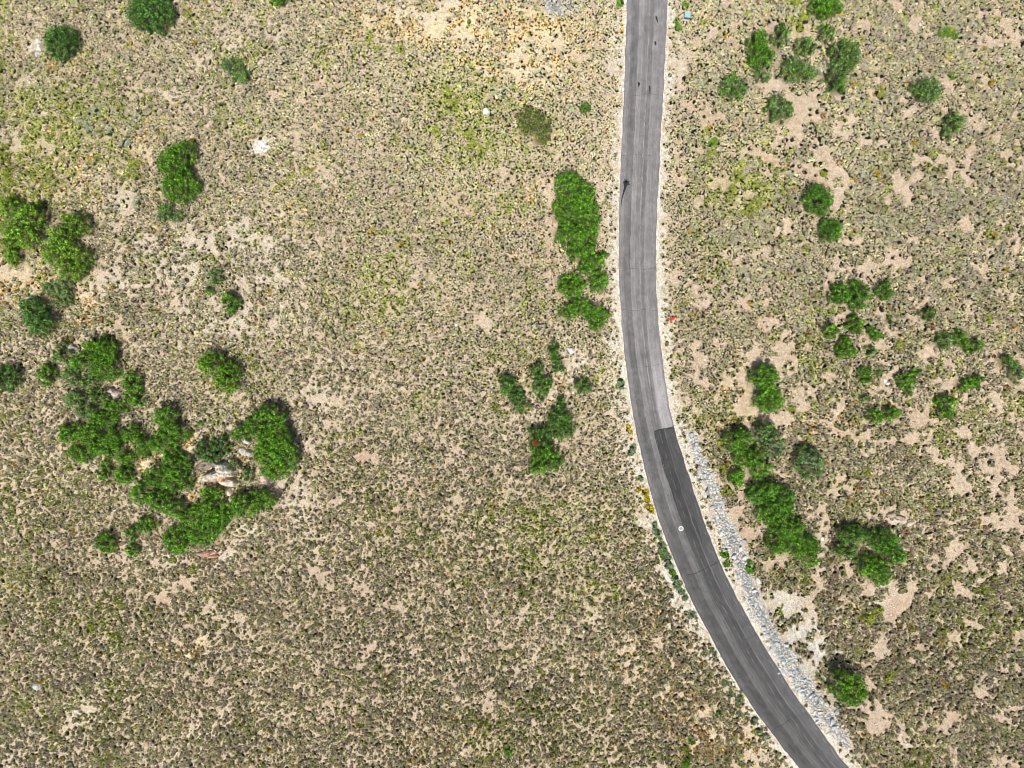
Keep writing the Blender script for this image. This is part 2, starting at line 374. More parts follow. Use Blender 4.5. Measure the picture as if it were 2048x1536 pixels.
# ------------------------------------------------------------------ painted region masks (photo px): cx, cy, rx, ry, strength
PALE = [(820,25,60,22,.9),(900,10,60,15,.5),(525,292,26,16,1.3),(540,312,14,12,1),(490,330,22,16,.6),(250,410,40,30,.6),(300,480,60,40,.6),(480,480,110,50,.65),(400,530,90,45,.7),(520,560,90,45,.65),(440,640,80,45,.7),(560,640,60,40,.4),(250,560,50,35,.5),(620,800,40,80,.35),(560,620,50,50,.4),(440,160,60,60,.35),(520,90,80,60,.35),(80,190,28,50,.5),(75,110,14,30,.7),(340,200,50,30,.3),(1225,60,14,45,1),(1228,130,14,30,.9),(1300,1042,34,9,1.1),(1335,1150,14,28,1.2),(1352,1185,16,30,1.2),(1375,1235,40,22,.8),(1310,1080,20,8,.7),(1420,1320,30,30,.5),(1250,900,22,50,.5),(1235,800,22,50,.6),(1225,700,20,60,.6),(1220,400,16,90,.5),(1555,1195,40,18,1),(1575,1215,28,22,1),(1600,1260,34,28,1.1),(1640,1300,34,30,1.2),(1620,1340,40,30,1),(1655,1370,20,22,.9),(1660,1430,26,30,.6),(1800,1500,40,14,.5),(1800,1050,30,22,.5),(1830,1075,30,20,.5),(1780,1210,26,30,.9),(600,980,20,60,.6),(480,1055,50,14,.9),(560,985,14,30,.7),(330,1110,60,16,.5),(430,1115,30,12,.8),(1410,60,16,60,.5),(1360,110,14,60,.6),(1140,740,40,50,.45),(1100,800,50,40,.3),(420,860,50,30,.6),(360,1490,60,30,.3),(60,1480,60,40,.4),(160,1420,30,25,.5),(75,1370,14,12,.8),(980,130,90,50,.3),(1500,160,50,20,.3),(1800,240,120,30,.15)]
GOLD = [(900,45,150,45,1.1),(1020,60,130,50,1.0),(1040,120,100,45,.8),(1150,50,60,30,.4),(800,10,60,20,.5),(60,560,60,40,.6),(170,600,30,40,.6),(300,930,30,22,1.2),(370,900,16,22,1.2),(400,985,16,26,.9),(470,935,18,28,.8),(520,965,14,18,.6),(380,1300,34,20,.9),(1400,1480,50,40,.8),(1060,430,40,30,.15),(1470,800,30,60,.4),(1640,850,60,30,.3),(600,440,40,30,.4),(300,300,20,60,.5),(130,350,60,60,.25),(1290,1290,60,60,.3),(1350,1420,60,50,.4),(1060,400,60,120,.15),(1090,760,30,50,.5),(900,1480,80,30,.2),(140,120,40,30,.4),(1500,830,30,20,.5),(1150,130,40,40,.4),(1500,1440,20,40,.3)]
GREENZ = [(120,240,120,90,.8),(60,350,90,70,.9),(10,420,60,60,.8),(200,230,60,50,.8),(260,330,30,50,.5),(60,560,70,60,.5),(940,200,90,80,.9),(960,290,90,50,.8),(1060,250,50,60,.6),(870,130,60,40,.4),(1490,370,80,60,.9),(1430,300,30,40,.4),(1600,30,40,50,.8),(1700,1000,50,40,.3),(930,420,70,50,.4),(760,600,80,50,.5),(870,1080,120,50,.35),(1100,1040,150,50,.6),(1050,1100,120,50,.4),(100,980,90,60,.5),(200,1250,80,50,.5),(30,1150,70,60,.4),(1180,1180,60,50,.5),(1000,1480,60,30,.5),(1150,1450,120,50,.3),(1940,1260,70,50,.4),(1440,820,60,40,.6),(1640,740,60,40,.3),(1530,260,60,30,.3),(700,90,60,50,.3),(150,1420,120,50,.35)]
DIRT = [(735,912,17,11,1.6),(1790,1215,20,30,1.3),(1905,1440,20,10,1.3),(315,1195,30,12,1),(375,1165,14,10,.8),(418,1365,14,10,1),(770,990,14,10,.9),(800,1025,14,8,.7),(820,1080,10,12,.7),(905,660,16,14,.5),(745,1290,16,8,.8),(1110,440,16,60,.6),(1100,480,12,50,.5),(1115,600,20,25,.4),(1520,620,40,40,.3),(890,850,20,20,.4),(800,440,22,10,.7),(1210,640,10,30,.4),(1455,700,20,20,.4),(1490,1080,16,60,.5),(1470,1000,18,50,.6),(1880,1080,30,16,.6),(545,970,14,30,.6),(640,900,20,80,.35),(300,130,10,10,.4),(1840,630,40,10,.3),(1690,640,10,26,1.1),(1700,980,30,40,.2),(1490,800,12,40,1),(1600,60,14,40,.3),(1850,790,60,14,.3)]
TRAILS = [  # polyline, half width px, strength, kind
 ([(1362,212),(1400,224),(1440,232),(1468,252),(1500,285),(1535,315),(1575,335),(1610,350),(1660,375)],4.5,1.5,'d'),
 ([(1690,430),(1720,445),(1760,480),(1800,520),(1850,560)],3,.7,'d'),
 ([(1430,232),(1500,228),(1560,245),(1640,235),(1700,250)],3,.5,'d'),
 ([(1618,822),(1650,845),(1690,868),(1740,882),(1790,880),(1850,885)],4,1.2,'d'),
 ([(1500,620),(1540,665),(1570,700),(1600,755),(1640,800)],3.5,.8,'d'),
 ([(1775,800),(1830,835),(1880,850),(1910,842)],3,.8,'d'),
 ([(1820,700),(1870,710),(1910,735)],3,.6,'d'),
 ([(860,384),(900,400),(930,420),(960,440)],4,1.1,'d'),
 ([(700,330),(760,370),(820,385),(880,395)],3.5,.6,'d'),
 ([(830,330),(900,345),(960,338),(1010,340)],3,.6,'d'),
 ([(1098,430),(1094,470),(1100,520),(1098,580)],3,.7,'d'),
 ([(1190,118),(1220,135),(1248,152)],4,1.2,'p'),
 ([(1050,70),(1100,90),(1150,115),(1190,125)],3,.7,'g'),
 ([(1325,1100),(1335,1130),(1345,1160),(1360,1190),(1372,1215)],4,1.1,'p'),
 ([(1265,1030),(1300,1045),(1325,1075),(1330,1110)],4,.9,'p'),
 ([(280,330),(275,370),(265,410),(240,450)],7,.6,'d'),
 ([(300,480),(360,540),(420,600),(480,680)],5,.5,'d'),
 ([(120,1050),(180,1070),(240,1120),(330,1130),(430,1120),(500,1060),(580,990),(610,920)],4,.6,'d'),
 ([(620,430),(680,460),(740,480)],4,.5,'d'),
 ([(970,970),(978,1000),(1000,1050)],3,.8,'d'),
 ([(800,1420),(900,1300),(920,1240)],3,.4,'d'),
 ([(560,1060),(640,1140),(720,1180)],3,.5,'d'),
 ([(1680,430),(1760,470),(1850,500),(1960,540)],3,.4,'d'),
 ([(1560,1000),(1700,980),(1800,920),(2040,940)],3,.3,'d'),
 ([(1900,340),(1980,350),(2048,380)],3,.5,'d'),
]
RIPRAP = [(1382,868,7),(1390,895,9),(1402,925,9),(1416,958,11),(1430,990,11),(1438,1020,12),(1450,1052,14),(1466,1085,15),(1480,1115,15),(1490,1145,14),(1498,1175,13),(1510,1210,12),(1532,1250,13),(1556,1290,14),(1585,1335,16),(1614,1380,16),(1642,1420,15),(1668,1455,13),(1694,1490,9)]

def w2px(x, y, z=0):
    s = F / (H - z)
    return 1024 + x * s, 768 - y * s

def blobs(px, py, L, seed, wob=.5):
    o = np.zeros(np.shape(px))
    wx = (fbm(px, py, 26, seed, 3) - .5) * 34 * wob * 2; wy = (fbm(px, py, 26, seed + 5, 3) - .5) * 34 * wob * 2
    for cx, cy, rx, ry, s in L:
        d2 = ((px - cx + wx) / (rx * 1.15)) ** 2 + ((py - cy + wy) / (ry * 1.15)) ** 2
        o = np.maximum(o, s * np.exp(-d2 ** 1.4 * .9))
    return o
def trails(px, py, kinds):
    o = np.zeros(np.shape(px)); sh = np.shape(px)
    wx = px + (fbm(px, py, 20, 88, 2) - .5) * 8
    for pl, w, s, k in TRAILS:
        if k not in kinds: continue
        d, _, _ = polydist(wx, py, np.array(pl, float))
        o = np.maximum(o, (s * np.exp(-(d / w) ** 2)).reshape(sh))
    return o
RP = np.array([(a, b) for a, b, c in RIPRAP], float); RPW = np.array([c for a, b, c in RIPRAP], float)
def riprap_mask(px, py):
    d, _, p = polydist(px, py, RP)
    w = np.interp(p, np.arange(len(RPW)), RPW)
    e = (d / w).reshape(np.shape(px))
    return e

# ------------------------------------------------------------------ ground: one sheet, fine near the camera's view, reaching the horizon
def axis(half, step, far):
    a = list(np.arange(-half, half + step / 2, step)); s = step; x = a[-1]
    out = []
    while x < far:
        s *= 1.35; x += s; out.append(x)
    return np.array([-v for v in out[::-1]] + a + out)
gx = axis(98, .26, 4000); gy = axis(76, .26, 4000)
X, Y = np.meshgrid(gx, gy)
rd, rs, rp = road_dist(X, Y)
Z = terrain(X, Y, rd)
near = (np.abs(X) < 130) & (np.abs(Y) < 110)
PX, PY = w2px(X, Y, Z)

def surface(PX, PY, X, Y, rd):
    pale = np.clip(blobs(PX, PY, PALE, 10), 0, 1.3); gold = blobs(PX, PY, GOLD, 20, .8)
    dirt = np.clip(blobs(PX, PY, DIRT, 30) + trails(PX, PY, 'd'), 0, 1.4)
    ptr = trails(PX, PY, 'p'); gtr = trails(PX, PY, 'g')
    rr = riprap_mask(PX, PY)
    return pale, gold, dirt, ptr, gtr, rr
pale, gold, dirt, ptr, gtr, rr = surface(PX, PY, X, Y, rd)
soilA = np.array([.64, .535, .40]); soilB = np.array([.54, .42, .31]); soilG = np.array([.52, .46, .24])
n = fbm(X, Y, 9, 3, 4)[..., None]
right = smooth(1150, 1500, PX)[..., None]
low = smooth(600, 1300, PY)[..., None]
col = soilA * (1 - n) + soilB * n
col = col * (1 - .05 * low)
col = col * (1 - right * .3) + soilB * np.array([1.06, 1.04, 1.06]) * right * .3
gz = np.clip(blobs(PX, PY, GREENZ, 70, .9), 0, 1)[..., None]
col = col * (1 - .5 * gz) + soilG * .5 * gz
def blend(col, c, f):
    f = np.clip(f, 0, 1)[..., None]; return col * (1 - f) + np.array(c) * f
col = blend(col, (.82, .69, .48), gold * (.5 + .6 * fbm(X, Y, 2.2, 90, 3)))
col = blend(col, (.76, .69, .56), pale * (.55 + .4 * fbm(X, Y, 3, 95, 3)))
col = blend(col, (.78, .74, .68), smooth(.8, 1.25, pale) * .9)
col = blend(col, (.54, .40, .29), dirt * .8)
col = blend(col, (.50, .36, .25), smooth(.68, .82, fbm(X, Y, 5, 120, 3)) * .3)
col = blend(col, (.66, .56, .42), ptr * .85)
col = blend(col, (.62, .45, .27), gtr * .8)
# gravel verge along the road
vn = fbm(X, Y, 3, 130, 3)
verge = (1 - smooth(3.7 + vn * 1.3, 4.3 + vn * 3.0 + .8 * smooth(600, 1100, PY), rd)) * (.55 + .7 * fbm(X, Y, 1.4, 135, 3))
lv = np.where(rs > 0, 1.0, .9)
col = blend(col, (.80, .74, .63), verge * .85 * lv)
og = smooth(.55, .7, fbm(X, Y, 1.2, 140, 3)) * verge
col = blend(col, (.48, .34, .14), og * .55)
rpm = 1 - smooth(.9, 1.5, rr)
col = blend(col, (.58, .55, .49), rpm * .8); col = blend(col, (.26, .25, .24), (1 - smooth(.5, .95, rr)) * .8)  # soil darkened between the riprap stones, painting the shade of the gaps
peb = np.clip(.10 + .5 * pale + .45 * verge + .15 * ptr - .1 * dirt, .03, .85)
_pd = np.hypot((PX - 1125) / 36, (PY - 6) / 34) + (fbm(X, Y, 1.5, 150, 2) - .5) * .4
col = blend(col, (.24, .235, .22), (1 - smooth(.8, 1.15, _pd)) * .8)  # dark soil under the rubble pile stands in for shade between its rocks
# leaf litter under the oaks, darkened further with painted crown shade
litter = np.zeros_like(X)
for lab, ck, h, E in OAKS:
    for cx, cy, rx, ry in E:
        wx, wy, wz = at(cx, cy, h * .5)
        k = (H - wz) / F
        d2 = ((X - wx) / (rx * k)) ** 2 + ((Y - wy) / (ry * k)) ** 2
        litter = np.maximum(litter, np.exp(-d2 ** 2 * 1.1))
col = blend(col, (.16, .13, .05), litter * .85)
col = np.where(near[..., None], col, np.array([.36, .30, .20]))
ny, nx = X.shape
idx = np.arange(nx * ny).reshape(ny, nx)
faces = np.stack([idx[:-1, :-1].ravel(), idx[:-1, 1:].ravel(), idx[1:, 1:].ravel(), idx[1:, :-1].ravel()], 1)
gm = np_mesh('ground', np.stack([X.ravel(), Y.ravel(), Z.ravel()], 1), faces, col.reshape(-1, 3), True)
pa = gm.attributes.new('pebbly', 'FLOAT', 'POINT'); pa.data.foreach_set('value', peb.ravel().astype(np.float32))
ground = link('ground', gm, M_ground); tag(ground, 'dry beige hillside soil with gravel and bare patches', 'ground', kind='structure')

# ------------------------------------------------------------------ road
def ribbon(A, B, nu, u0, u1, z, cfun, name, mat):
    """sheet between edge curves A and B from fraction u0 to u1"""
    A = np.asarray(A); B = np.asarray(B); n = len(A)
    u = np.linspace(0, 1, nu)
    U0 = np.broadcast_to(u0, (n,)); U1 = np.broadcast_to(u1, (n,))
    uu = U0[:, None] + (U1 - U0)[:, None] * u[None]
    P = A[:, None, :] * (1 - uu[..., None]) + B[:, None, :] * uu[..., None]
    C_ = (A + B) / 2; s = np.r_[0, np.cumsum(np.hypot(*np.diff(C_, axis=0).T))]
    V = np.dstack([P, np.full(P.shape[:2], z) if np.isscalar(z) else np.broadcast_to(z, P.shape[:2])])
    c = cfun(uu, np.broadcast_to(s[:, None], uu.shape), P[..., 0], P[..., 1])
    ix = np.arange(n * nu).reshape(n, nu)
    Fc = np.stack([ix[:-1, :-1].ravel(), ix[1:, :-1].ravel(), ix[1:, 1:].ravel(), ix[:-1, 1:].ravel()], 1)
    uv = np.stack([uu.ravel(), np.broadcast_to(s[:, None], uu.shape).ravel()], 1)
    me = np_mesh(name, V.reshape(-1, 3), Fc, c.reshape(-1, 3), True, uv)
    return link(name, me, mat)

def gs(u, c, w): return np.exp(-((u - c) / w) ** 2)
def road_tone(u, s, x, y):
    py = 768 - y * F / H
    base = .205 - .045 * smooth(700, 900, py) - .045 * smooth(900, 1200, py) - .015 * smooth(1200, 1500, py) + .012 * smooth(500, 100, py)
    w = (vnoise(s, u * 0, 14, 200) - .5) * .02
    u2 = u + w
    n1 = lambda k, L: vnoise(s, u * 0, L, k)
    def band(a, b, e=.012): return smooth(a - e, a + e, u2) * (1 - smooth(b - e, b + e, u2))
    t = 1 + 0 * u
    t -= .115 * band(.13, .315) * (.7 + .6 * n1(221, 9)); t += .06 * band(.315, .43)
    t += .07 * gs(u2, .335, .012) * (.3 + n1(201, 3)); t += .09 * gs(u2, .43, .010) * (n1(222, 2.2) > .3)
    t -= .04 * band(.44, .555); t += .17 * gs(u2, .57, .009) * (n1(203, .45) > .42) * (.6 + n1(223, 4))
    t -= .10 * band(.585, .675); t += .10 * gs(u2, .70, .010) * (.4 + n1(204, 2)); t += .03 * band(.70, .82)
    t += .10 * gs(u2, .91, .010) * (n1(205, .5) > .5); t += .10 * gs(u2, .055, .010) * (n1(206, .6) > .45)
    for q_ in range(9): t += (n1(230 + q_, 18) - .5) * .10 * gs(u2, .10 + q_ * .1, .02)
    t -= .10 * gs(u, .0, .012) + .05 * gs(u, 1.0, .02)
    # pale worn right lane just above the patch
    t += .38 * smooth(640, 830, py) * smooth(.60, .72, u) * (1 - smooth(.93, 1.0, u)) * smooth(900, 860, py)
    t += (vnoise(x, y, .55, 207) - .5) * .10 + (vnoise(x, y, 2.5, 208) - .5) * .07
    t -= .30 * gs(u, .505, .008) * smooth(1100, 1200, py)
    t += .22 * gs(u, .475, .008) * smooth(1150, 1250, py)
    t = 1 + (t - 1) * 2.2
    c = base * t
    return c[..., None] * np.array([1.03, .985, .985])
def road_row(n0):  # row index range from pixel rows
    return n0
road = ribbon(RL, RR, 121, 0, 1, .03, road_tone, 'road', M_asphalt)
tag(road, 'curving two lane asphalt road with worn wheel tracks', 'road', kind='structure')
# the darker resurfaced patch over the right lane
pyC = 768 - RC[:, 1] * F / H
def patch_tone(u, s, x, y):
    py = 768 - y * F / H
    base = .060 + .018 * smooth(1000, 1150, py) + .014 * smooth(1150, 1450, py)
    t = 1 + 1.1 * gs(u, .735, .011) * (.35 + vnoise(s, u * 0, 1.8, 211)) + .9 * gs(u, .60, .008) * (vnoise(s, u * 0, .8, 212) > .5)
    t += .12 * smooth(.74, .8, u) + .16 * smooth(.74, .77, u) + .8 * gs(u, .93, .01) * (vnoise(s, u * 0, .9, 213) > .55) - .12 * gs(u, .65, .05)
    t += (vnoise(x, y, .5, 214) - .5) * .14 + (vnoise(x, y, 2.5, 215) - .5) * .08
    return (base * t)[..., None] * np.array([1.0, .99, 1.0])
i0 = int(np.argmin(np.abs(pyC - 862)))
PA, PB = RL[i0:], RR[i0:]
u0 = np.interp(np.arange(len(PA)), [0, 2, 4, 40, 120, 800], [.50, .465, .47, .485, .50, .50])
patch = ribbon(PA, PB, 81, u0, .985, .034, patch_tone, 'asphalt_patch', M_asphalt)
tag(patch, 'dark resurfaced asphalt on the right lane', 'road patch', kind='structure')

# pale gravel shoulders, a sheet between road and soil
def shoulder_mat():
    m, nt, b = new_mat('pale gravel', .95, .1)
    g = N(nt, 'ShaderNodeNewGeometry'); P = g.outputs['Position']
    v = N(nt, 'ShaderNodeTexVoronoi'); v.inputs['Scale'].default_value = 6; nt.links.new(P, v.inputs['Vector'])
    sep = N(nt, 'ShaderNodeSeparateColor'); nt.links.new(v.outputs['Color'], sep.inputs[0])
    r = ramp(nt, sep.outputs[0], [(.0, (.30, .24, .16)), (.18, (.62, .55, .44)), (.5, (.80, .76, .68)), (1, (.88, .86, .82))])
    n2 = noise(nt, 1.3, 4, P)
    c = mixc(nt, r.outputs[0], ramp(nt, n2.outputs[0], [(.35, (.72, .66, .55)), (.6, (1, 1, 1))]).outputs[0], 1.0, 'MULTIPLY')
    nt.links.new(c, b.inputs['Base Color']); bump(nt, b, v.outputs['Distance'], .8, .05)
    return m
M_sh = shoulder_mat()
for side, (E, O) in enumerate(((RL, RR), (RR, RL))):
    d = (E - O) / np.linalg.norm(E - O, axis=1)[:, None]
    s = np.arange(len(E)) * .28
    w = -.22 + .55 * vnoise(s, s * 0 + side * 50, 4.2, 300) + .35 * vnoise(s, s * 0 + side * 50, .7, 301)
    w = np.clip(w, 0, 1)
    A = E - d * .05; B = E + d * w[:, None]
    if side == 0: o = ribbon(B, A, 4, 0, 1, np.array([-.022, .0, .012, .012])[None, :], lambda u, s, x, y: np.ones(u.shape + (3,)), 'gravel_shoulder', M_sh)
    else: o = ribbon(A, B, 4, 0, 1, np.array([.012, .012, .0, -.022])[None, :], lambda u, s, x, y: np.ones(u.shape + (3,)), 'gravel_shoulder', M_sh)
    tag(o, 'thin pale gravel shoulder on the %s edge of the road' % ('left', 'right')[side], 'shoulder', kind='structure')

# cracks and tar marks lying on the asphalt
M_tar = plain_mat('tar', (.022, .023, .026), .7, .3, .3)
M_crack = plain_mat('crack filler', (.045, .043, .045), .9, .1, .3)
M_stain = plain_mat('faded tar', (.035, .036, .042), .8, .2, .35, 12)
def stroke(name, pts, widths, z, mat, label, jit=.0):
    P = [];
    for k in range(len(pts) - 1):
        for t in np.linspace(0, 1, 6, endpoint=False):
            P.append((*(np.array(px2w(*pts[k])) * (1 - t) + np.array(px2w(*pts[k + 1])) * t), widths[k] * (1 - t) + widths[k + 1] * t))
    P.append((*px2w(*pts[-1]), widths[-1])); P = np.array(P)
    T = np.gradient(P[:, :2], axis=0); T /= np.linalg.norm(T, axis=1)[:, None] + 1e-9
    Nn = np.stack([-T[:, 1], T[:, 0]], 1)
    ctr = P[:, :2] + Nn * rng.uniform(-jit, jit, (len(P), 1))
    wl = P[:, 2:3] * rng.uniform(.7, 1.3, (len(P), 1)) / 2; wr = P[:, 2:3] * rng.uniform(.7, 1.3, (len(P), 1)) / 2
    L_ = ctr + Nn * wl; R_ = ctr - Nn * wr
    V = np.r_[np.c_[L_, np.full(len(P), z)], np.c_[R_, np.full(len(P), z)]]; n = len(P)
    Fc = [(i, i + n, i + n + 1, i + 1) for i in range(n - 1)]
    o = link(name, np_mesh(name, V, Fc), mat)
    return tag(o, label, name.replace('_', ' '), kind='structure')
CR = [([(1376,1150),(1392,1146),(1408,1138),(1422,1131),(1437,1123)],.10,'dark crack crossing both lanes below the manhole'),
      ([(1339,1064),(1347,1061),(1358,1056)],.06,'short crack across the left lane beside the manhole'),
      ([(1553,1455),(1565,1449),(1580,1438),(1596,1431)],.09,'crack crossing the road near its lower end'),
      ([(1239,541),(1262,537),(1290,539),(1312,535)],.03,'faint crack crossing the road at mid curve'),
      ([(1241,312),(1270,309),(1300,311),(1318,308)],.03,'faint crack crossing the road above the large tar splash'),
      ([(1253,728),(1275,735),(1300,733),(1325,727)],.03,'faint crack crossing the road above the resurfaced patch'),
      ([(1240,618),(1265,621),(1290,619),(1315,622)],.03,'faint crack crossing the road beside the lower oak pair'),
      ([(1475,1356),(1486,1352),(1498,1344)],.05,'short crack in the left lane near the riprap'),
      ([(1512,1268),(1500,1275),(1488,1280)],.05,'short crack in the right lane near the riprap'),
      ([(1248,188),(1275,192),(1300,187),(1327,192)],.03,'faint crack crossing the road near the top'),
      ([(1308,864),(1312,861),(1324,858),(1336,857),(1349,856)],.16,'tar seal along the upper end of the resurfaced patch'),
      ([(1308,864),(1312,880),(1319,905),(1330,945),(1341,975),(1353,1008)],.10,'tar seal along the left side of the resurfaced patch'),
      ]
for p, w, lab in CR: stroke('road_crack', p, [w] * len(p), .041, M_crack, lab, .03)
stroke('tar_mark', [(1312,32),(1313,37),(1315,43),(1316,48)], [.18,.34,.14,.08], .044, M_tar, 'thin tar streak with a round head near the top of the road', .02)
stroke('tar_mark', [(1310,83),(1311,87),(1311,91)], [.3,.34,.14], .044, M_tar, 'small tar blot below the thin tar streak', .02)
stroke('tar_mark', [(1276,165),(1278,168),(1277,174)], [.34,.4,.1], .044, M_tar, 'wedge shaped tar blot in the left lane', .02)
stroke('tar_mark', [(1298,172),(1299,177),(1300,187)], [.22,.3,.08], .044, M_stain, 'small smudged tar blot near the center of the road', .02)
stroke('tar_mark', [(1252,362),(1252,366),(1250,374),(1247,386),(1244,396),(1243,402),(1242,413)], [.75,.95,.45,.26,.17,.13,.08], .044, M_tar, 'large tar splash with a long curved tail at the left edge', .01)
for a, b in (((1252,365),(1246,362)), ((1252,365),(1249,358)), ((1252,365),(1254,358)), ((1253,365),(1259,362)), ((1253,368),(1260,369))):
    stroke('tar_spatter', [a, b], [.4, .12], .046, M_stain, 'tar spatter fringe at the head of the large tar splash')
stroke('tar_mark', [(1383,1032),(1388,1042),(1393,1052),(1399,1068),(1404,1085)], [.2,.6,.5,.3,.15], .044, plain_mat('dark smear', (.055, .055, .058), .85, .2, .15), 'long dark smear in the right lane beside the riprap', .01)

# ------------------------------------------------------------------ leaf cloud meshes
def quad_cloud(C, Nrm, size, rs):
    """one quad per centre, tilted about the given normals"""
    n = len(C)
    r = rs.normal(size=(n, 3)); Nn = Nrm + r * .55; Nn /= np.linalg.norm(Nn, axis=1)[:, None]
    a = np.cross(Nn, rs.normal(size=(n, 3))); a /= np.linalg.norm(a, axis=1)[:, None] + 1e-9
    b = np.cross(Nn, a)
    s = (size * rs.uniform(.7, 1.3, n))[:, None]
    a = a * s * .5; b = b * s * .5 * rs.uniform(.55, .9, n)[:, None]
    V = np.stack([C - a * 1.1, C - b, C + a * 1.1, C + b], 1).reshape(-1, 3)
    Fc = np.arange(4 * n).reshape(n, 4)
    return V, Fc

COLS = {'green': (.135, .335, .018), 'green2': (.14, .34, .014), 'bright': (.21, .40, .030), 'bright2': (.15, .33, .014), 'dark': (.10, .25, .024),
        'dark2': (.11, .30, .020), 'blue': (.105, .25, .040), 'olive': (.15, .23, .030), 'dull': (.15, .32, .040), 'greyish': (.11, .26, .040)}

def tube(path, radii, k=6):
    V = []; Fc = []
    for i, (p, r) in enumerate(zip(path, radii)):
        p = Vector(p); d = (Vector(path[min(i + 1, len(path) - 1)]) - Vector(path[max(i - 1, 0)])).normalized()
        u = d.cross(Vector((.3, .9, .1))).normalized(); v = d.cross(u)
        for j in range(k):
            a = 2 * PI * j / k; V.append(p + (u * math.cos(a) + v * math.sin(a)) * r)
    for i in range(len(path) - 1):
        for j in range(k):
            Fc.append((i * k + j, i * k + (j + 1) % k, (i + 1) * k + (j + 1) % k, (i + 1) * k + j))
    return [tuple(v) for v in V], Fc

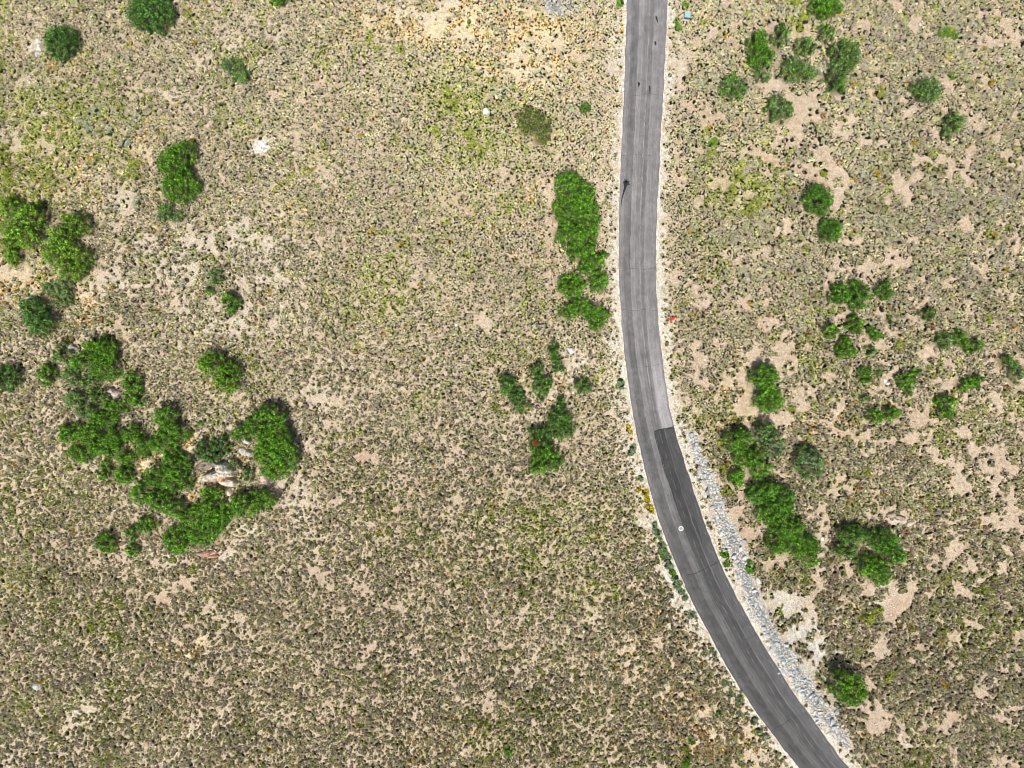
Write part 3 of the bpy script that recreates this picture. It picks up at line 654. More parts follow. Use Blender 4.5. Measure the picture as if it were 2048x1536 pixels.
TREE_W = []   # world footprints for keeping other plants away
def oak(label, ck, h, E, seed):
    h = h * .86
    rs = np.random.default_rng(500 + seed)
    cx = np.mean([e[0] for e in E]); cy = np.mean([e[1] for e in E])
    bx, by, bz = at(cx, cy, h * .6)
    ells = []
    for ex, ey, rx, ry in E:
        wx, wy, wz = at(ex, ey, h * .62); k = (H - wz - h * .6) / F
        ells.append((wx - bx, wy - by, max(rx * k - .12, .3), max(ry * k - .12, .3)))
        TREE_W.append((wx, wy, rx * k + .05, ry * k + .05))
    x0 = min(e[0] - e[2] for e in ells) - 1; x1 = max(e[0] + e[2] for e in ells) + 1
    y0 = min(e[1] - e[3] for e in ells) - 1; y1 = max(e[1] + e[3] for e in ells) + 1
    sp = .66
    gx_, gy_ = np.meshgrid(np.arange(x0, x1, sp), np.arange(y0, y1, sp))
    gx_ = gx_.ravel() + rs.uniform(-.42, .42, gx_.size) * sp; gy_ = gy_.ravel() + rs.uniform(-.42, .42, gy_.size) * sp
    D = np.full(gx_.shape, 9.)
    for ex, ey, rx, ry in ells:
        D = np.minimum(D, np.hypot((gx_ - ex) / rx, (gy_ - ey) / ry))
    D = D + (fbm(gx_ + bx, gy_ + by, 2.2, 400, 2) - .5) * .42
    thin = {'dull': .14, 'olive': .14, 'greyish': .08}.get(ck, .02)
    keep = (D < 1.02) & (rs.random(D.shape) > thin)
    gx_, gy_, D = gx_[keep], gy_[keep], np.clip(D[keep], 0, 1)
    if len(gx_) == 0: gx_, gy_, D = np.array([0.]), np.array([0.]), np.array([.3])
    hill = fbm(gx_ + bx, gy_ + by, 1.7, 410, 2) - .5
    zt = h * (.42 + .48 * np.sqrt(1 - D * D)) + hill * min(h, 3.6) * .55 + rs.uniform(-.5, .45, len(D)) * min(1, h / 3)
    # second, lower skirt
    sk = D > -1
    px_ = np.r_[gx_, gx_[sk] * 1.0]; py_ = np.r_[gy_, gy_[sk]]; pz = np.r_[zt, zt[sk] * np.where(D[sk] > .55, .45, .72)]
    pr = rs.uniform(.24, .56, len(px_)) * (.85 if h < 2.5 else 1.0)
    tone = np.r_[.62 + .62 * rs.random(len(gx_)) + hill * .6, np.full(sk.sum(), .6)]  # lower puffs darker: shade inside the crown painted into leaf colour
    nl = 66
    n = len(px_) * nl
    th = rs.random(n) * 2 * PI; cz = 1 - rs.random(n) * 1.45
    sz = np.sqrt(np.clip(1 - cz * cz, 0, 1))
    dirs = np.stack([sz * np.cos(th), sz * np.sin(th), cz], 1)
    rep = np.repeat(np.arange(len(px_)), nl)
    rad = pr[rep] * rs.uniform(.55, 1.12, n)
    C = np.stack([px_[rep], py_[rep], pz[rep]], 1) + dirs * rad[:, None] * np.array([1, 1, .9])
    C[:, 2] = np.maximum(C[:, 2], .12)
    V, Fc = quad_cloud(C, dirs + np.array([0, 0, .3]), .18, rs)
    base = np.array(COLS[ck])
    c = base * (tone[rep] * rs.choice([.35, .85, 1.25, 2.0], n, p=[.20, .32, .30, .18]) * rs.uniform(.85, 1.15, n) * (.72 + .4 * np.clip(cz, 0, 1)))[:, None]  # darkest leaves stand in for shaded gaps, upward ones painted lighter as sunlit
    # warm / cool leaf variation, grey twigs in thin crowns
    wv = rs.random(n)[:, None]
    c = c * (1 + (wv - .5) * np.array([.5, .1, -.1]))
    gfrac = {'dull': .16, 'greyish': .10, 'olive': .10, 'dark': .05}.get(ck, .025)
    gm_ = rs.random(n) < gfrac * (1 + 2 * (vnoise(C[:, 0] + bx, C[:, 1] + by, 1.4, 420) - .4))
    if ck == 'greyish':
        gm_ |= (np.hypot(C[:, 0] - ells[-1][0] * .7, C[:, 1] - ells[-1][1] * .7) < 1.0 + .5 * rs.random(n)) & (rs.random(n) < .4)
    c[gm_] = np.array([.36, .37, .28]) * rs.uniform(.6, 1.3, (gm_.sum(), 1))
    if ck == 'olive':
        om = rs.random(n) < .14; c[om] = np.array([.34, .32, .06])
    root = link('oak_tree', None, loc=(bx, by, bz))
    tag(root, label, 'tree')
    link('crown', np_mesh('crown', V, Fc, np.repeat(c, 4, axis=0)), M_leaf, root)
    # stems
    Vs, Fs = [], []
    ns = max(3, min(14, len(px_) // 8))
    pick = rs.choice(len(gx_), min(ns, len(gx_)), replace=False)
    for q, i in enumerate(pick):
        ex, ey, ez = gx_[i], gy_[i], zt[i]
        sx, sy = ex * .04 + rs.normal() * .02, ey * .04 + rs.normal() * .02
        r0 = .05 + .022 * h
        mid = ((sx + ex) / 2 + rs.normal() * .15, (sy + ey) / 2 + rs.normal() * .15, ez * .55)
        v, f = tube([(sx, sy, -.3), (sx + (ex - sx) * .2, sy + (ey - sy) * .2, ez * .25), mid, (ex, ey, ez + .1)], [r0, r0 * .85, r0 * .55, r0 * .2])
        o_ = len(Vs); Vs += v; Fs += [tuple(a + o_ for a in ff) for ff in f]
        for _ in range(2):
            e2 = (ex + rs.normal() * .6, ey + rs.normal() * .6, ez + rs.uniform(-.1, .3))
            v, f = tube([mid, ((mid[0] + e2[0]) / 2, (mid[1] + e2[1]) / 2, (mid[2] + e2[2]) / 2 + .1), e2], [r0 * .45, r0 * .3, r0 * .12], 4)
            if True:
                o_ = len(Vs); Vs += v; Fs += [tuple(a + o_ for a in ff) for ff in f]
    link('trunk', np_mesh('trunk', Vs, Fs, np.full((len(Vs), 3), (.17, .145, .12)), True), M_bark, root)
    return root, (bx, by, bz)
dead_root = None
for q, (lab, ck, h, E) in enumerate(OAKS):
    r_, b_ = oak(lab, ck, h, E, q)
    if 'dead red-brown' in lab:
        rs = np.random.default_rng(77)
        x_, y_, z_ = at(1072, 886, h)
        n = 260; C = rs.normal(size=(n, 3)) * (.26, .30, .12) + (x_ - b_[0], y_ - b_[1], h * .93)
        V, Fc = quad_cloud(C, np.tile((0, 0, 1.), (n, 1)), .15, rs)
        o = link('dead_foliage', np_mesh('dead_foliage', V, Fc, np.repeat(np.array([.30, .065, .03]) * rs.uniform(.4, 1.4, (n, 1)), 4, axis=0)), M_leaf, r_)
        tag(o, 'patch of dead red-brown leaves in the crown')
TW = np.array(TREE_W)
def near_tree(x, y, grow=0.0):
    m = np.zeros(np.shape(x), bool)
    for wx, wy, rx, ry in TREE_W:
        m |= ((x - wx) / (rx * .86 + grow)) ** 2 + ((y - wy) / (ry * .86 + grow)) ** 2 < 1
    return m

# ------------------------------------------------------------------ sagebrush
def bush_proto(seed, nleaf, leaf=.12, dens=1.0, zs=.62, gaps=True):
    """unit bush, radius about 1: several leaf sprays over a woody core darkened as its inner shade"""
    rs = np.random.default_rng(seed)
    nb = rs.integers(5, 9)
    ca = rs.random(nb) * 2 * PI; cr = np.sqrt(rs.random(nb)) * .80
    cc = np.stack([cr * np.cos(ca), cr * np.sin(ca), (.45 + .35 * rs.random(nb)) * zs * (1.15 - cr)], 1)
    k = rs.integers(0, nb, nleaf)
    d = rs.normal(size=(nleaf, 3)); d[:, 2] = np.abs(d[:, 2]) * .8 + .05; d /= np.linalg.norm(d, axis=1)[:, None]
    C = cc[k] + d * rs.uniform(.12, .34, (nleaf, 1)) * np.array([1, 1, .8])
    # upright narrow triangles
    up = d * .8 + rs.normal(size=(nleaf, 3)) * .45 + np.array([0, 0, .35]); up /= np.linalg.norm(up, axis=1)[:, None]
    sd = np.cross(up, rs.normal(size=(nleaf, 3))); sd /= np.linalg.norm(sd, axis=1)[:, None]
    L = rs.uniform(1.1, 2.0, (nleaf, 1)) * leaf * 1.25; W = rs.uniform(.9, 1.5, (nleaf, 1)) * leaf * .9
    V = np.stack([C - sd * W - up * L * .5, C + sd * W - up * L * .5, C + up * L], 1).reshape(-1, 3)
    Fc = np.arange(3 * nleaf).reshape(-1, 3)
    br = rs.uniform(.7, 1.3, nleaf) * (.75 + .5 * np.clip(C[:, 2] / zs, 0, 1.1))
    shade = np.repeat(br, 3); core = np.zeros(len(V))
    # core dome
    m = 7; ring = [(math.cos(2 * PI * i / m) * .92 * rs.uniform(.75, 1.1), math.sin(2 * PI * i / m) * .92 * rs.uniform(.75, 1.1), .0) for i in range(m)]
    top = [(.45 * math.cos(2 * PI * i / m + .3), .45 * math.sin(2 * PI * i / m + .3), .30 * zs) for i in range(m)]
    o = len(V); V = np.r_[V, np.array(ring + top + [(0, 0, .4 * zs)])]
    F2 = []
    for i in range(m):
        j = (i + 1) % m
        F2 += [(o + i, o + j, o + m + j), (o + i, o + m + j, o + m + i), (o + m + i, o + m + j, o + 2 * m)]
    Fc = np.r_[Fc, np.array(F2)]
    shade = np.r_[shade, np.full(2 * m + 1, 1.)]; core = np.r_[core, np.ones(2 * m + 1)]
    return V, Fc, shade, core
CORE = np.array([.022, .019, .014])  # near-black stems: shade between the leaves is put into this colour
PROTO = [bush_proto(900 + i, 30, .19) for i in range(16)]
PROTO_BIG = [bush_proto(950 + i, 130, .11) for i in range(8)]

def scatter_bushes(protos, x, y, z, r, hs, tint, rot, which):
    Vs, Fs, Cs = [], [], []; off = 0
    for k, (V, Fc, sh, core) in enumerate(protos):
        m = np.where(which == k)[0]
        if len(m) == 0: continue
        c, s = np.cos(rot[m])[:, None], np.sin(rot[m])[:, None]; R = r[m][:, None]
        vx = (V[None, :, 0] * c - V[None, :, 1] * s) * R + x[m][:, None]
        vy = (V[None, :, 0] * s + V[None, :, 1] * c) * R + y[m][:, None]
        vz = V[None, :, 2] * R * hs[m][:, None] + z[m][:, None] - .03
        vv = np.stack([vx, vy, vz], 2).reshape(-1, 3)
        n = len(V)
        ff = (Fc[None] + (np.arange(len(m)) * n)[:, None, None]).reshape(-1, 3) + off
        cc = tint[m][:, None, :] * sh[None, :, None]
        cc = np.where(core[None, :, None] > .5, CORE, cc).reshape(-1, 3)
        Vs.append(vv); Fs.append(ff); Cs.append(cc); off += len(vv)
    return np.concatenate(Vs), np.concatenate(Fs), np.concatenate(Cs)

def jgrid(x0, x1, y0, y1, s, j=.5):
    a, b = np.meshgrid(np.arange(x0, x1, s), np.arange(y0, y1, s * .87))
    a = a + (np.arange(a.shape[0]) % 2)[:, None] * s / 2
    a = a.ravel(); b = b.ravel()
    return a + rng.uniform(-j, j, a.size) * s, b + rng.uniform(-j, j, a.size) * s

bx, by = jgrid(-95, 95, -72, 72, .52)
brd, brs, _ = road_dist(bx, by)
bz = terrain(bx, by, brd)
bqx, bqy = w2px(bx, by, bz)
pale_b, gold_b, dirt_b, ptr_b, gtr_b, rr_b = surface(bqx, bqy, bx, by, brd)
gz_b = np.clip(blobs(bqx, bqy, GREENZ, 70, .9), 0, 1)
# regional density and clumping
rightm = smooth(1150, 1500, bqx); lowm = smooth(500, 1250, bqy)
clump = fbm(bx, by, 3.0, 600, 3)
clump2 = fbm(bx, by, 8.0, 620, 3)
dens = 1.12 + .08 * lowm * (1 - rightm) - .04 * rightm
thr = (clump - .5) * (1.9 + .9 * rightm) + (clump2 - .5) * 1.0 + (rng.random(bx.size) - .5) * .3 + (fbm(bx, by, 1.7, 630, 3) - .5) * (1.3 + 1.5 * rightm) + .12 - .20 * rightm
p = dens + thr - .62 * np.clip(pale_b, 0, 1.2) - .62 * gold_b - 1.3 * dirt_b - 1.0 * ptr_b - 1.0 * gtr_b
p = np.minimum(p, .93) - .40 * (1 - smooth(4.0, 5.6, brd)) - .08 - .35 * (1 - smooth(1.2, 2.4, rr_b))
ok = (rng.random(bx.size) < p) & (brd > 3.95) & (rr_b > .8 + .5 * rng.random(bx.size)) & ~near_tree(bx, by)
bx, by, bz, brd, bqx, bqy, gz_b, rightm, lowm, clump, pale_b, gold_b = [a[ok] for a in (bx, by, bz, brd, bqx, bqy, gz_b, rightm, lowm, clump, pale_b, gold_b)]
nb_ = len(bx)
br_ = (.24 + .32 * rng.random(nb_) ** 1.5) * (1 + .16 * smooth(900, 500, bqy)) * (1 + .35 * (clump - .5) + .20 * rightm + .05 * lowm)
br_ *= np.where(brd < 7, .75, 1)
bh_ = rng.uniform(.9, 1.6, nb_) * (1 + .15 * lowm)
SAGE = np.array([[.62, .575, .42], [.56, .54, .40], [.68, .63, .46], [.54, .54, .33], [.62, .56, .47], [.56, .56, .42]])
tint = SAGE[rng.integers(0, len(SAGE), nb_)]
dead = rng.random(nb_) < .2; tint[dead] = np.array([.60, .53, .47])
gy_m = rng.random(nb_) < np.clip(gz_b * .75 + .03 + .3 * (fbm(bx, by, 6, 640, 2) > .68), 0, .9)
tint[gy_m] = np.array([.48, .52, .19]) * rng.uniform(.8, 1.15, (gy_m.sum(), 1))
gl = rng.random(nb_) < gold_b * .5; tint[gl] = np.array([.78, .62, .36])
yl = rng.random(nb_) < .005; tint[yl] = (.55, .40, .05)
ol = rng.random(nb_) < .006; tint[ol] = (.50, .32, .18)
tint = tint * (rng.uniform(.8, 1.2, (nb_, 1))) * np.array([1.12, 1.10, .98]) * (1 - .03 * lowm[:, None] - .03 * rightm[:, None]) * (.85 + .3 * fbm(bx, by, 7, 660, 3))[:, None]
rot = rng.random(nb_) * 2 * PI
print('sagebrush count', nb_)
inframe = (np.abs(bqx - 1024) < 1010) & (np.abs(bqy - 768) < 755)
order = np.argsort(-br_ * inframe)
big = order[:300]; rest = order[300:]
wh = rng.integers(0, len(PROTO), nb_)
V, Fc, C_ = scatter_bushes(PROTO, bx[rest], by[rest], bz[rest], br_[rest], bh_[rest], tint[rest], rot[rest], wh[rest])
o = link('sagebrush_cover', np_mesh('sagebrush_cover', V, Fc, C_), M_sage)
tag(o, 'low grey-green sagebrush covering the whole dry slope', 'sagebrush', kind='stuff')
sg_mesh = []
for k in range(8):
    V, Fc, sh, core = PROTO_BIG[k]
    cc = np.where(core[:, None] > .5, CORE, SAGE[k % 6] * 1.0 * sh[:, None])
    me = np_mesh('sagebrush', V, Fc, cc); me.materials.append(M_sage); sg_mesh.append(me)
for i in big:
    o = link('sagebrush', sg_mesh[int(i) % 8], loc=(bx[i], by[i], bz[i] - .03), rz=rot[i])
    r = br_[i] * 1.12; o.scale = (r, r, r * bh_[i])
    tag(o, 'rounded grey-green sagebrush bush, larger than the cover around it', 'bush', 'larger sagebrush bushes scattered over the slope')

# smaller plants and dry grass between the bushes: nobody could count them
gx2, gy2 = jgrid(-94, 94, -71, 71, .46)
grd, grs, _ = road_dist(gx2, gy2); gz2 = terrain(gx2, gy2, grd)
gpx, gpy = w2px(gx2, gy2, gz2)
pl2, gd2, dt2, pt2, gt2, rr2 = surface(gpx, gpy, gx2, gy2, grd)
p = .34 + (fbm(gx2, gy2, 4, 700, 3) - .5) * 1.6 + .9 * gd2 - .25 * pl2 - .9 * dt2 - .8 * pt2 - .6 * gt2 + .3 * blobs(gpx, gpy, GREENZ, 70, .9)
p = np.where(grd < 6.5, .35 + (fbm(gx2, gy2, 1.5, 710, 2) - .5) * 1.2, p)
ok = (rng.random(gx2.size) < p) & (grd > 3.72) & (rr2 > 1.15) & ~near_tree(gx2, gy2, -.2)
gx2, gy2, gz2, grd, gpx, gpy, gd2 = [a[ok] for a in (gx2, gy2, gz2, grd, gpx, gpy, gd2)]
def tuft(seed):
    rs = np.random.default_rng(seed); n = 12
    a = rs.random(n) * 2 * PI; r = rs.uniform(.15, 1, n)
    b = np.stack([np.cos(a) * r * .45, np.sin(a) * r * .45, np.zeros(n)], 1)
    t = np.stack([np.cos(a) * r, np.sin(a) * r, rs.uniform(.5, 1.1, n)], 1)
    s = np.stack([-np.sin(a), np.cos(a), np.zeros(n)], 1) * rs.uniform(.10, .2, (n, 1))
    V = np.stack([b - s, b + s, t], 1).reshape(-1, 3)
    return V, np.arange(3 * n).reshape(-1, 3), np.repeat(rs.uniform(.75, 1.25, n), 3), np.zeros(3 * n)
TUFT = [tuft(i) for i in range(8)]
nt_ = len(gx2)
TG = np.array([[.64, .56, .38], [.66, .57, .37], [.56, .52, .34], [.60, .55, .40], [.52, .51, .28]])
tt = TG[rng.integers(0, 5, nt_)] * rng.uniform(.8, 1.15, (nt_, 1))
m = rng.random(nt_) < gd2 * .8; tt[m] = np.array([.82, .66, .38]) * rng.uniform(.8, 1.2, (m.sum(), 1))
m = (grd < 6.5) & (rng.random(nt_) < .5); tt[m] = np.array([.42, .30, .10]) * rng.uniform(.7, 1.2, (m.sum(), 1))
m = (grd < 6.8) & (rng.random(nt_) < .25); tt[m] = np.array([.22, .27, .06])
gzz = blobs(gpx, gpy, GREENZ, 70, .9)
m = rng.random(nt_) < gzz * .6; tt[m] = np.array([.42, .46, .17]) * rng.uniform(.8, 1.2, (m.sum(), 1))
V, Fc, C_ = scatter_bushes(TUFT, gx2, gy2, gz2, rng.uniform(.14, .34, nt_), rng.uniform(.6, 1.1, nt_), tt, rng.random(nt_) * 6.28, rng.integers(0, 8, nt_))
o = link('dry_grass', np_mesh('dry_grass', V, Fc, C_), M_grass)
tag(o, 'short dry straw-coloured grass between the sagebrush', 'grass', kind='stuff')
print('tufts', nt_)

# leafy shrubs that stand out
SHC = {'mint': (.30, .40, .22), 'leafgreen': (.18, .36, .04), 'yellowgreen': (.40, .44, .09), 'yellowflower': (.78, .60, .02), 'silver': (.56, .58, .42)}
SHL = {'mint': ('leafy_shrub', 'blue-green leafy shrub growing beside the road edge', 'blue-green shrubs along the roadside'),
       'leafgreen': ('leafy_shrub', 'small bright green shrub standing out from the sagebrush', 'bright green shrubs among the sagebrush'),
       'yellowgreen': ('rabbitbrush', 'yellow-green rabbitbrush clump among grey sagebrush', 'yellow-green rabbitbrush clumps'),
       'yellowflower': ('flowering_bush', 'bush covered in bright yellow flowers at the left road edge', 'yellow flowering bushes at the left road edge'),
       'silver': ('silvery_shrub', 'pale silvery green shrub among the greener grass', 'silvery shrubs in the greener patches')}
for kind, L in SHRUBS:
    protos = []
    for k in range(4):
        V, Fc, sh, core = bush_proto(2000 + 10 * k + len(kind), 300, .085, zs=.7)
        base = np.array(SHC[kind]); c = base * sh[:, None]
        if kind == 'yellowflower':
            g_ = np.random.default_rng(k).random(len(V) // 3 + 1) < .25; g_ = np.repeat(g_, 3)[:len(V)]
            c[g_] = (.12, .2, .03)
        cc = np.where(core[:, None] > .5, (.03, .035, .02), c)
        me = np_mesh(SHL[kind][0], V, Fc, cc); me.materials.append(M_sage); protos.append(me)
    for q, (px_, py_, r) in enumerate(L):
        x, y, z = at(px_, py_, .3); R = r * H / F * 1.25
        nm, lab, grp = SHL[kind]
        rdist = float(road_dist(np.array([x]), np.array([y]))[0][0])
        if rdist < 3.75 + R:   # keep clear of the asphalt
            i_ = int(np.argmin(np.hypot(RC[:, 0] - x, RC[:, 1] - y))); v_ = np.array([x, y]) - RC[i_]; v_ /= np.linalg.norm(v_)
            x, y = RC[i_] + v_ * (3.75 + R); z = float(terrain(x, y))
        o = link(nm, protos[q % 4], loc=(x, y, z - .03), rz=q * 1.7)
        o.scale = (R * (1.1 if q % 2 else .9), R, R * .95); tag(o, lab, 'shrub', grp)

# ------------------------------------------------------------------ stones
def hull_rock(seed, npts=18, flat=.6, sub=0, name='rock', col=(.62, .62, .60)):
    rs = np.random.default_rng(seed)
    bm = bmesh.new()
    P = rs.normal(size=(npts, 3)); P /= np.linalg.norm(P, axis=1)[:, None]; P *= rs.uniform(.78, 1.05, (npts, 1)) * np.array([1, rs.uniform(.65, .95), flat])
    for p in P: bm.verts.new(p)
    r = bmesh.ops.convex_hull(bm, input=bm.verts)
    bmesh.ops.delete(bm, geom=[v for v in bm.verts if not v.link_faces], context='VERTS')
    bmesh.ops.bevel(bm, geom=bm.edges[:] + bm.verts[:], offset=.06, segments=1, affect='EDGES')
    for v in bm.verts: v.co.z += flat * .45
    me = bpy.data.meshes.new(name); bm.to_mesh(me); bm.free()
    a = me.color_attributes.new('tint', 'FLOAT_COLOR', 'POINT')
    c = np.ones((len(me.vertices), 4), np.float32); c[:, :3] = np.array(col) * (.85 + .3 * rs.random())
    a.data.foreach_set('color', c.ravel())
    return me

def place_rock(name, me, px_, py_, R, label, cat='rock', group=None, up=.0, sq=1.0, rz=None):
    x, y, z = at(px_, py_, up)
    o = link(name, me, M_rock, loc=(x, y, z - .05), rz=random.random() * 6.28 if rz is None else rz)
    o.scale = (R, R * sq, R * random.uniform(.8, 1.15)); tag(o, label, cat, group); return o

RIPC = [(.62, .63, .62), (.50, .55, .58), (.70, .69, .67), (.38, .44, .48), (.60, .62, .62), (.52, .56, .58), (.72, .72, .70), (.30, .36, .41)]
rip = [hull_rock(30 + i, 16, .62, name='riprap_rock', col=RIPC[i]) for i in range(8)]
# Poisson placement along the riprap ribbon
cand = []
for _ in range(14000):
    t = random.random() * (len(RIPRAP) - 1); i = int(t); f = t - i
    a, b = RIPRAP[i], RIPRAP[i + 1]; cx = a[0] + (b[0] - a[0]) * f; cy = a[1] + (b[1] - a[1]) * f; w = a[2] + (b[2] - a[2]) * f
    dx, dy = b[0] - a[0], b[1] - a[1]; L = math.hypot(dx, dy)
    u = random.uniform(-1, 1) * random.choice((1, 1, 1, 1.3, 1.7)) * (.8 + .45 * math.sin(t * 5.1) * math.sin(t * 2.3 + 1))
    X_, Y_ = cx - dy / L * u * w, cy + dx / L * u * w
    if float(fbm(np.array(X_), np.array(Y_), 14, 970, 2)) < .29 + .14 * abs(u): continue
    rr_ = random.choice((3.0, 3.4, 4.0, 4.2, 5.2, 6.4)) if random.random() > .05 else 7.6
    if all((X_ - c[0]) ** 2 + (Y_ - c[1]) ** 2 > ((rr_ + c[2]) * .76) ** 2 for c in cand): cand.append((X_, Y_, rr_))
cand.sort(key=lambda c: -c[2])
print('riprap', len(cand))
for q, (a, b, r) in enumerate(cand[:300]):
    place_rock('riprap_rock', rip[random.randrange(8)], a, b, r * H / F * 1.12, 'angular pale grey rock in the riprap band right of the road', 'rock', 'riprap rocks along the right side of the road', sq=random.uniform(.75, 1))
rest_r = cand[300:]
pile = []
for _ in range(2500):
    a = random.uniform(1090, 1165); b = random.uniform(-25, 42)
    if b > 46 - (a - 1093) * .34 + 0 or (a > 1135 and b > 22): continue
    r = random.choice((3, 3.6, 4.4))
    if all((a - c[0]) ** 2 + (b - c[1]) ** 2 > ((r + c[2]) * .82) ** 2 for c in pile): pile.append((a, b, r))
for a, b, r in pile:
    place_rock('rubble_rock', rip[random.randrange(8)], a, b, r * H / F * 1.15, 'white angular rock in the rubble pile at the top edge', 'rock', 'white rocks of the rubble pile at the top edge')

# loose white stones and pebbles: stuff
sx, sy = jgrid(-90, 90, -68, 68, .34)
srd, srs, _ = road_dist(sx, sy); sz_ = terrain(sx, sy, srd); spx, spy = w2px(sx, sy, sz_)
pl3, gd3, dt3, pt3, gt3, rr3 = surface(spx, spy, sx, sy, srd)
p = .012 + .75 * smooth(.75, 1.2, pl3) * .7 + .05 * pl3 + .05 * pt3 + .16 * (1 - smooth(5.2, 7.2, srd)) + .55 * (1 - smooth(.95, 1.3, rr3))
ok = (rng.random(sx.size) < p * (.5 + fbm(sx, sy, 1.2, 800, 2))) & (srd > 3.95) & ~near_tree(sx, sy)
sx, sy, sz_, srd, rr3, pl3 = [a[ok] for a in (sx, sy, sz_, srd, rr3, pl3)]
ns_ = len(sx)
def pebble(seed):
    rs = np.random.default_rng(seed)
    m = 5; ring = np.array([(math.cos(2 * PI * i / m), math.sin(2 * PI * i / m) * .8, 0) for i in range(m)]) * rs.uniform(.8, 1.15, (m, 1))
    top = np.array([(.55 * math.cos(2 * PI * i / m + .4), .5 * math.sin(2 * PI * i / m + .4), .55 + .15 * rs.random()) for i in range(m)])
    V = np.r_[ring, top, [[0, 0, .68]]]
    Fc = []
    for i in range(m):
        j = (i + 1) % m; Fc += [(i, j, m + j), (i, m + j, m + i), (m + i, m + j, 2 * m)]
    return V, np.array(Fc), np.ones(len(V)), np.zeros(len(V))
PEB = [pebble(i) for i in range(6)]
sr = rng.uniform(.05, .13, ns_) * np.where(rr3 < 1.3, 1.8, 1) * np.where(srd < 6, .9, 1.1)
st = np.array([.72, .69, .62]) * rng.uniform(.65, 1.2, (ns_, 1)); w_ = rng.random(ns_) < .25; st[w_] = np.array([.55, .45, .35])
V, Fc, C_ = scatter_bushes(PEB, sx, sy, sz_ + .02, sr, rng.uniform(.7, 1.2, ns_), np.clip(st, 0, .86), rng.random(ns_) * 6.28, rng.integers(0, 6, ns_))
if rest_r:
    n_ = len(rest_r); A_ = np.array([at(a, b) for a, b, r in rest_r]); R_ = np.array([r * H / F * 1.1 for a, b, r in rest_r])
    V2, F2, C2 = scatter_bushes(PEB, A_[:, 0], A_[:, 1], A_[:, 2] + .02, R_, np.ones(n_), np.array(RIPC)[rng.integers(0, 8, n_)], rng.random(n_) * 6.28, rng.integers(0, 6, n_))
    F2 = F2 + len(V); V = np.r_[V, V2]; Fc = np.r_[Fc, F2]; C_ = np.r_[C_, C2]
o = link('loose_stones', np_mesh('loose_stones', V, Fc, C_), M_rock)
tag(o, 'loose pale stones and gravel on the verges and bare ground', 'gravel', kind='stuff')
print('stones', ns_)

# single boulders
WH = (.80, .78, .74)
bol = [hull_rock(60 + i, 15, .6, name='boulder', col=WH) for i in range(5)]
BO = [  # px, py, radius px, squash, label (None = shared)
 (1142,702,9.5,.95,'largest white boulder, between the oaks and the road'),(972,223,8,1.0,'big white boulder left of the olive oak'),(1006,1190,6.5,.6,'tall white boulder alone in the lower center sagebrush'),
 (1145,745,6,.6,'slanting pale boulder below the largest white boulder'),(1167,723,4.5,.8,'small white boulder right below the largest white boulder'),(1123,755,5.5,.5,'flat broad pale boulder between the eastern field oaks'),
 (912,650,4.5,.9,'triangular white boulder alone at the picture center left'),(1065,896,5.5,.7,'oblong white boulder left of the broad dark oak'),(1065,843,5,.9,'blocky white boulder above the oak with a dead patch'),
 (920,173,6,.7,'pale slab boulder in the green patch at the top'),(993,193,5.5,.8,'white boulder between silvery shrubs at the top'),(916,299,4,.9,'white boulder at the lower side of the upper green patch'),
 (1096,323,4.2,.8,'white boulder above left of the roadside row'),(1134,326,3.2,.9,'smallest white stone at the head of the roadside row'),(1121,285,3,.9,'pale stone below the olive oak'),
 (74,80,4.5,.9,'round white boulder above the elongated white boulder'),(890,88,4,.7,'pale boulder at the edge of the golden grass'),(882,108,3,.8,'small pale boulder beside the golden grass'),(785,113,3.5,.8,'pale stone at the head of the fallen log'),
 (745,218,4,.35,'thin upright pale stone at upper center left'),(1750,1022,4,.6,'grey-white boulder above the hollow oak group'),(1645,1078,5.5,.7,'grey boulder left of the hollow oak group'),
 (1385,648,5,.8,'white stone right of the road, beside the red scrap'),(1349,651,4,.8,'pale stone by the road just below the red scrap'),(1335,661,4,.6,'flat pale stone touching the right gravel shoulder'),
 (1367,137,5,.6,'pale stone at the right verge below the utility box'),(1120,1383,0,1,None),
]
for a, b in ((914,575),(901,732),(916,764),(1041,707),(1146,786),(1157,792),(1095,805),(1116,800),(1090,812),(1308,1283),(1147,958),(985,1121),(1017,1102),(1050,1143),(723,1207),(1002,1342),(1144,1347),(1173,1343),(1175,1274),(1168,1263),(1166,1383),(1225,1365),(125,1105),(148,1108),(700,1285),(1225,1430),(1752,1448),(1630,655),(1410,720),(1620,650),(160,1105),(905,790),(60,165),(170,1440)):
    BO.append((a, b, random.choice((2.6, 3.0, 3.6)), .8, None))
for q, (a, b, r, sq, lab) in enumerate(BO):
    if r <= 0: continue
    if lab: place_rock('boulder', bol[q % 5], a, b, r * H / F * 1.15, lab, 'boulder', None, .15, sq)
    else: place_rock('small_boulder', bol[q % 5], a, b, r * H / F * 1.15, 'small white boulder lying loose among the sagebrush', 'boulder', 'small white boulders scattered among the sagebrush', .1, sq)

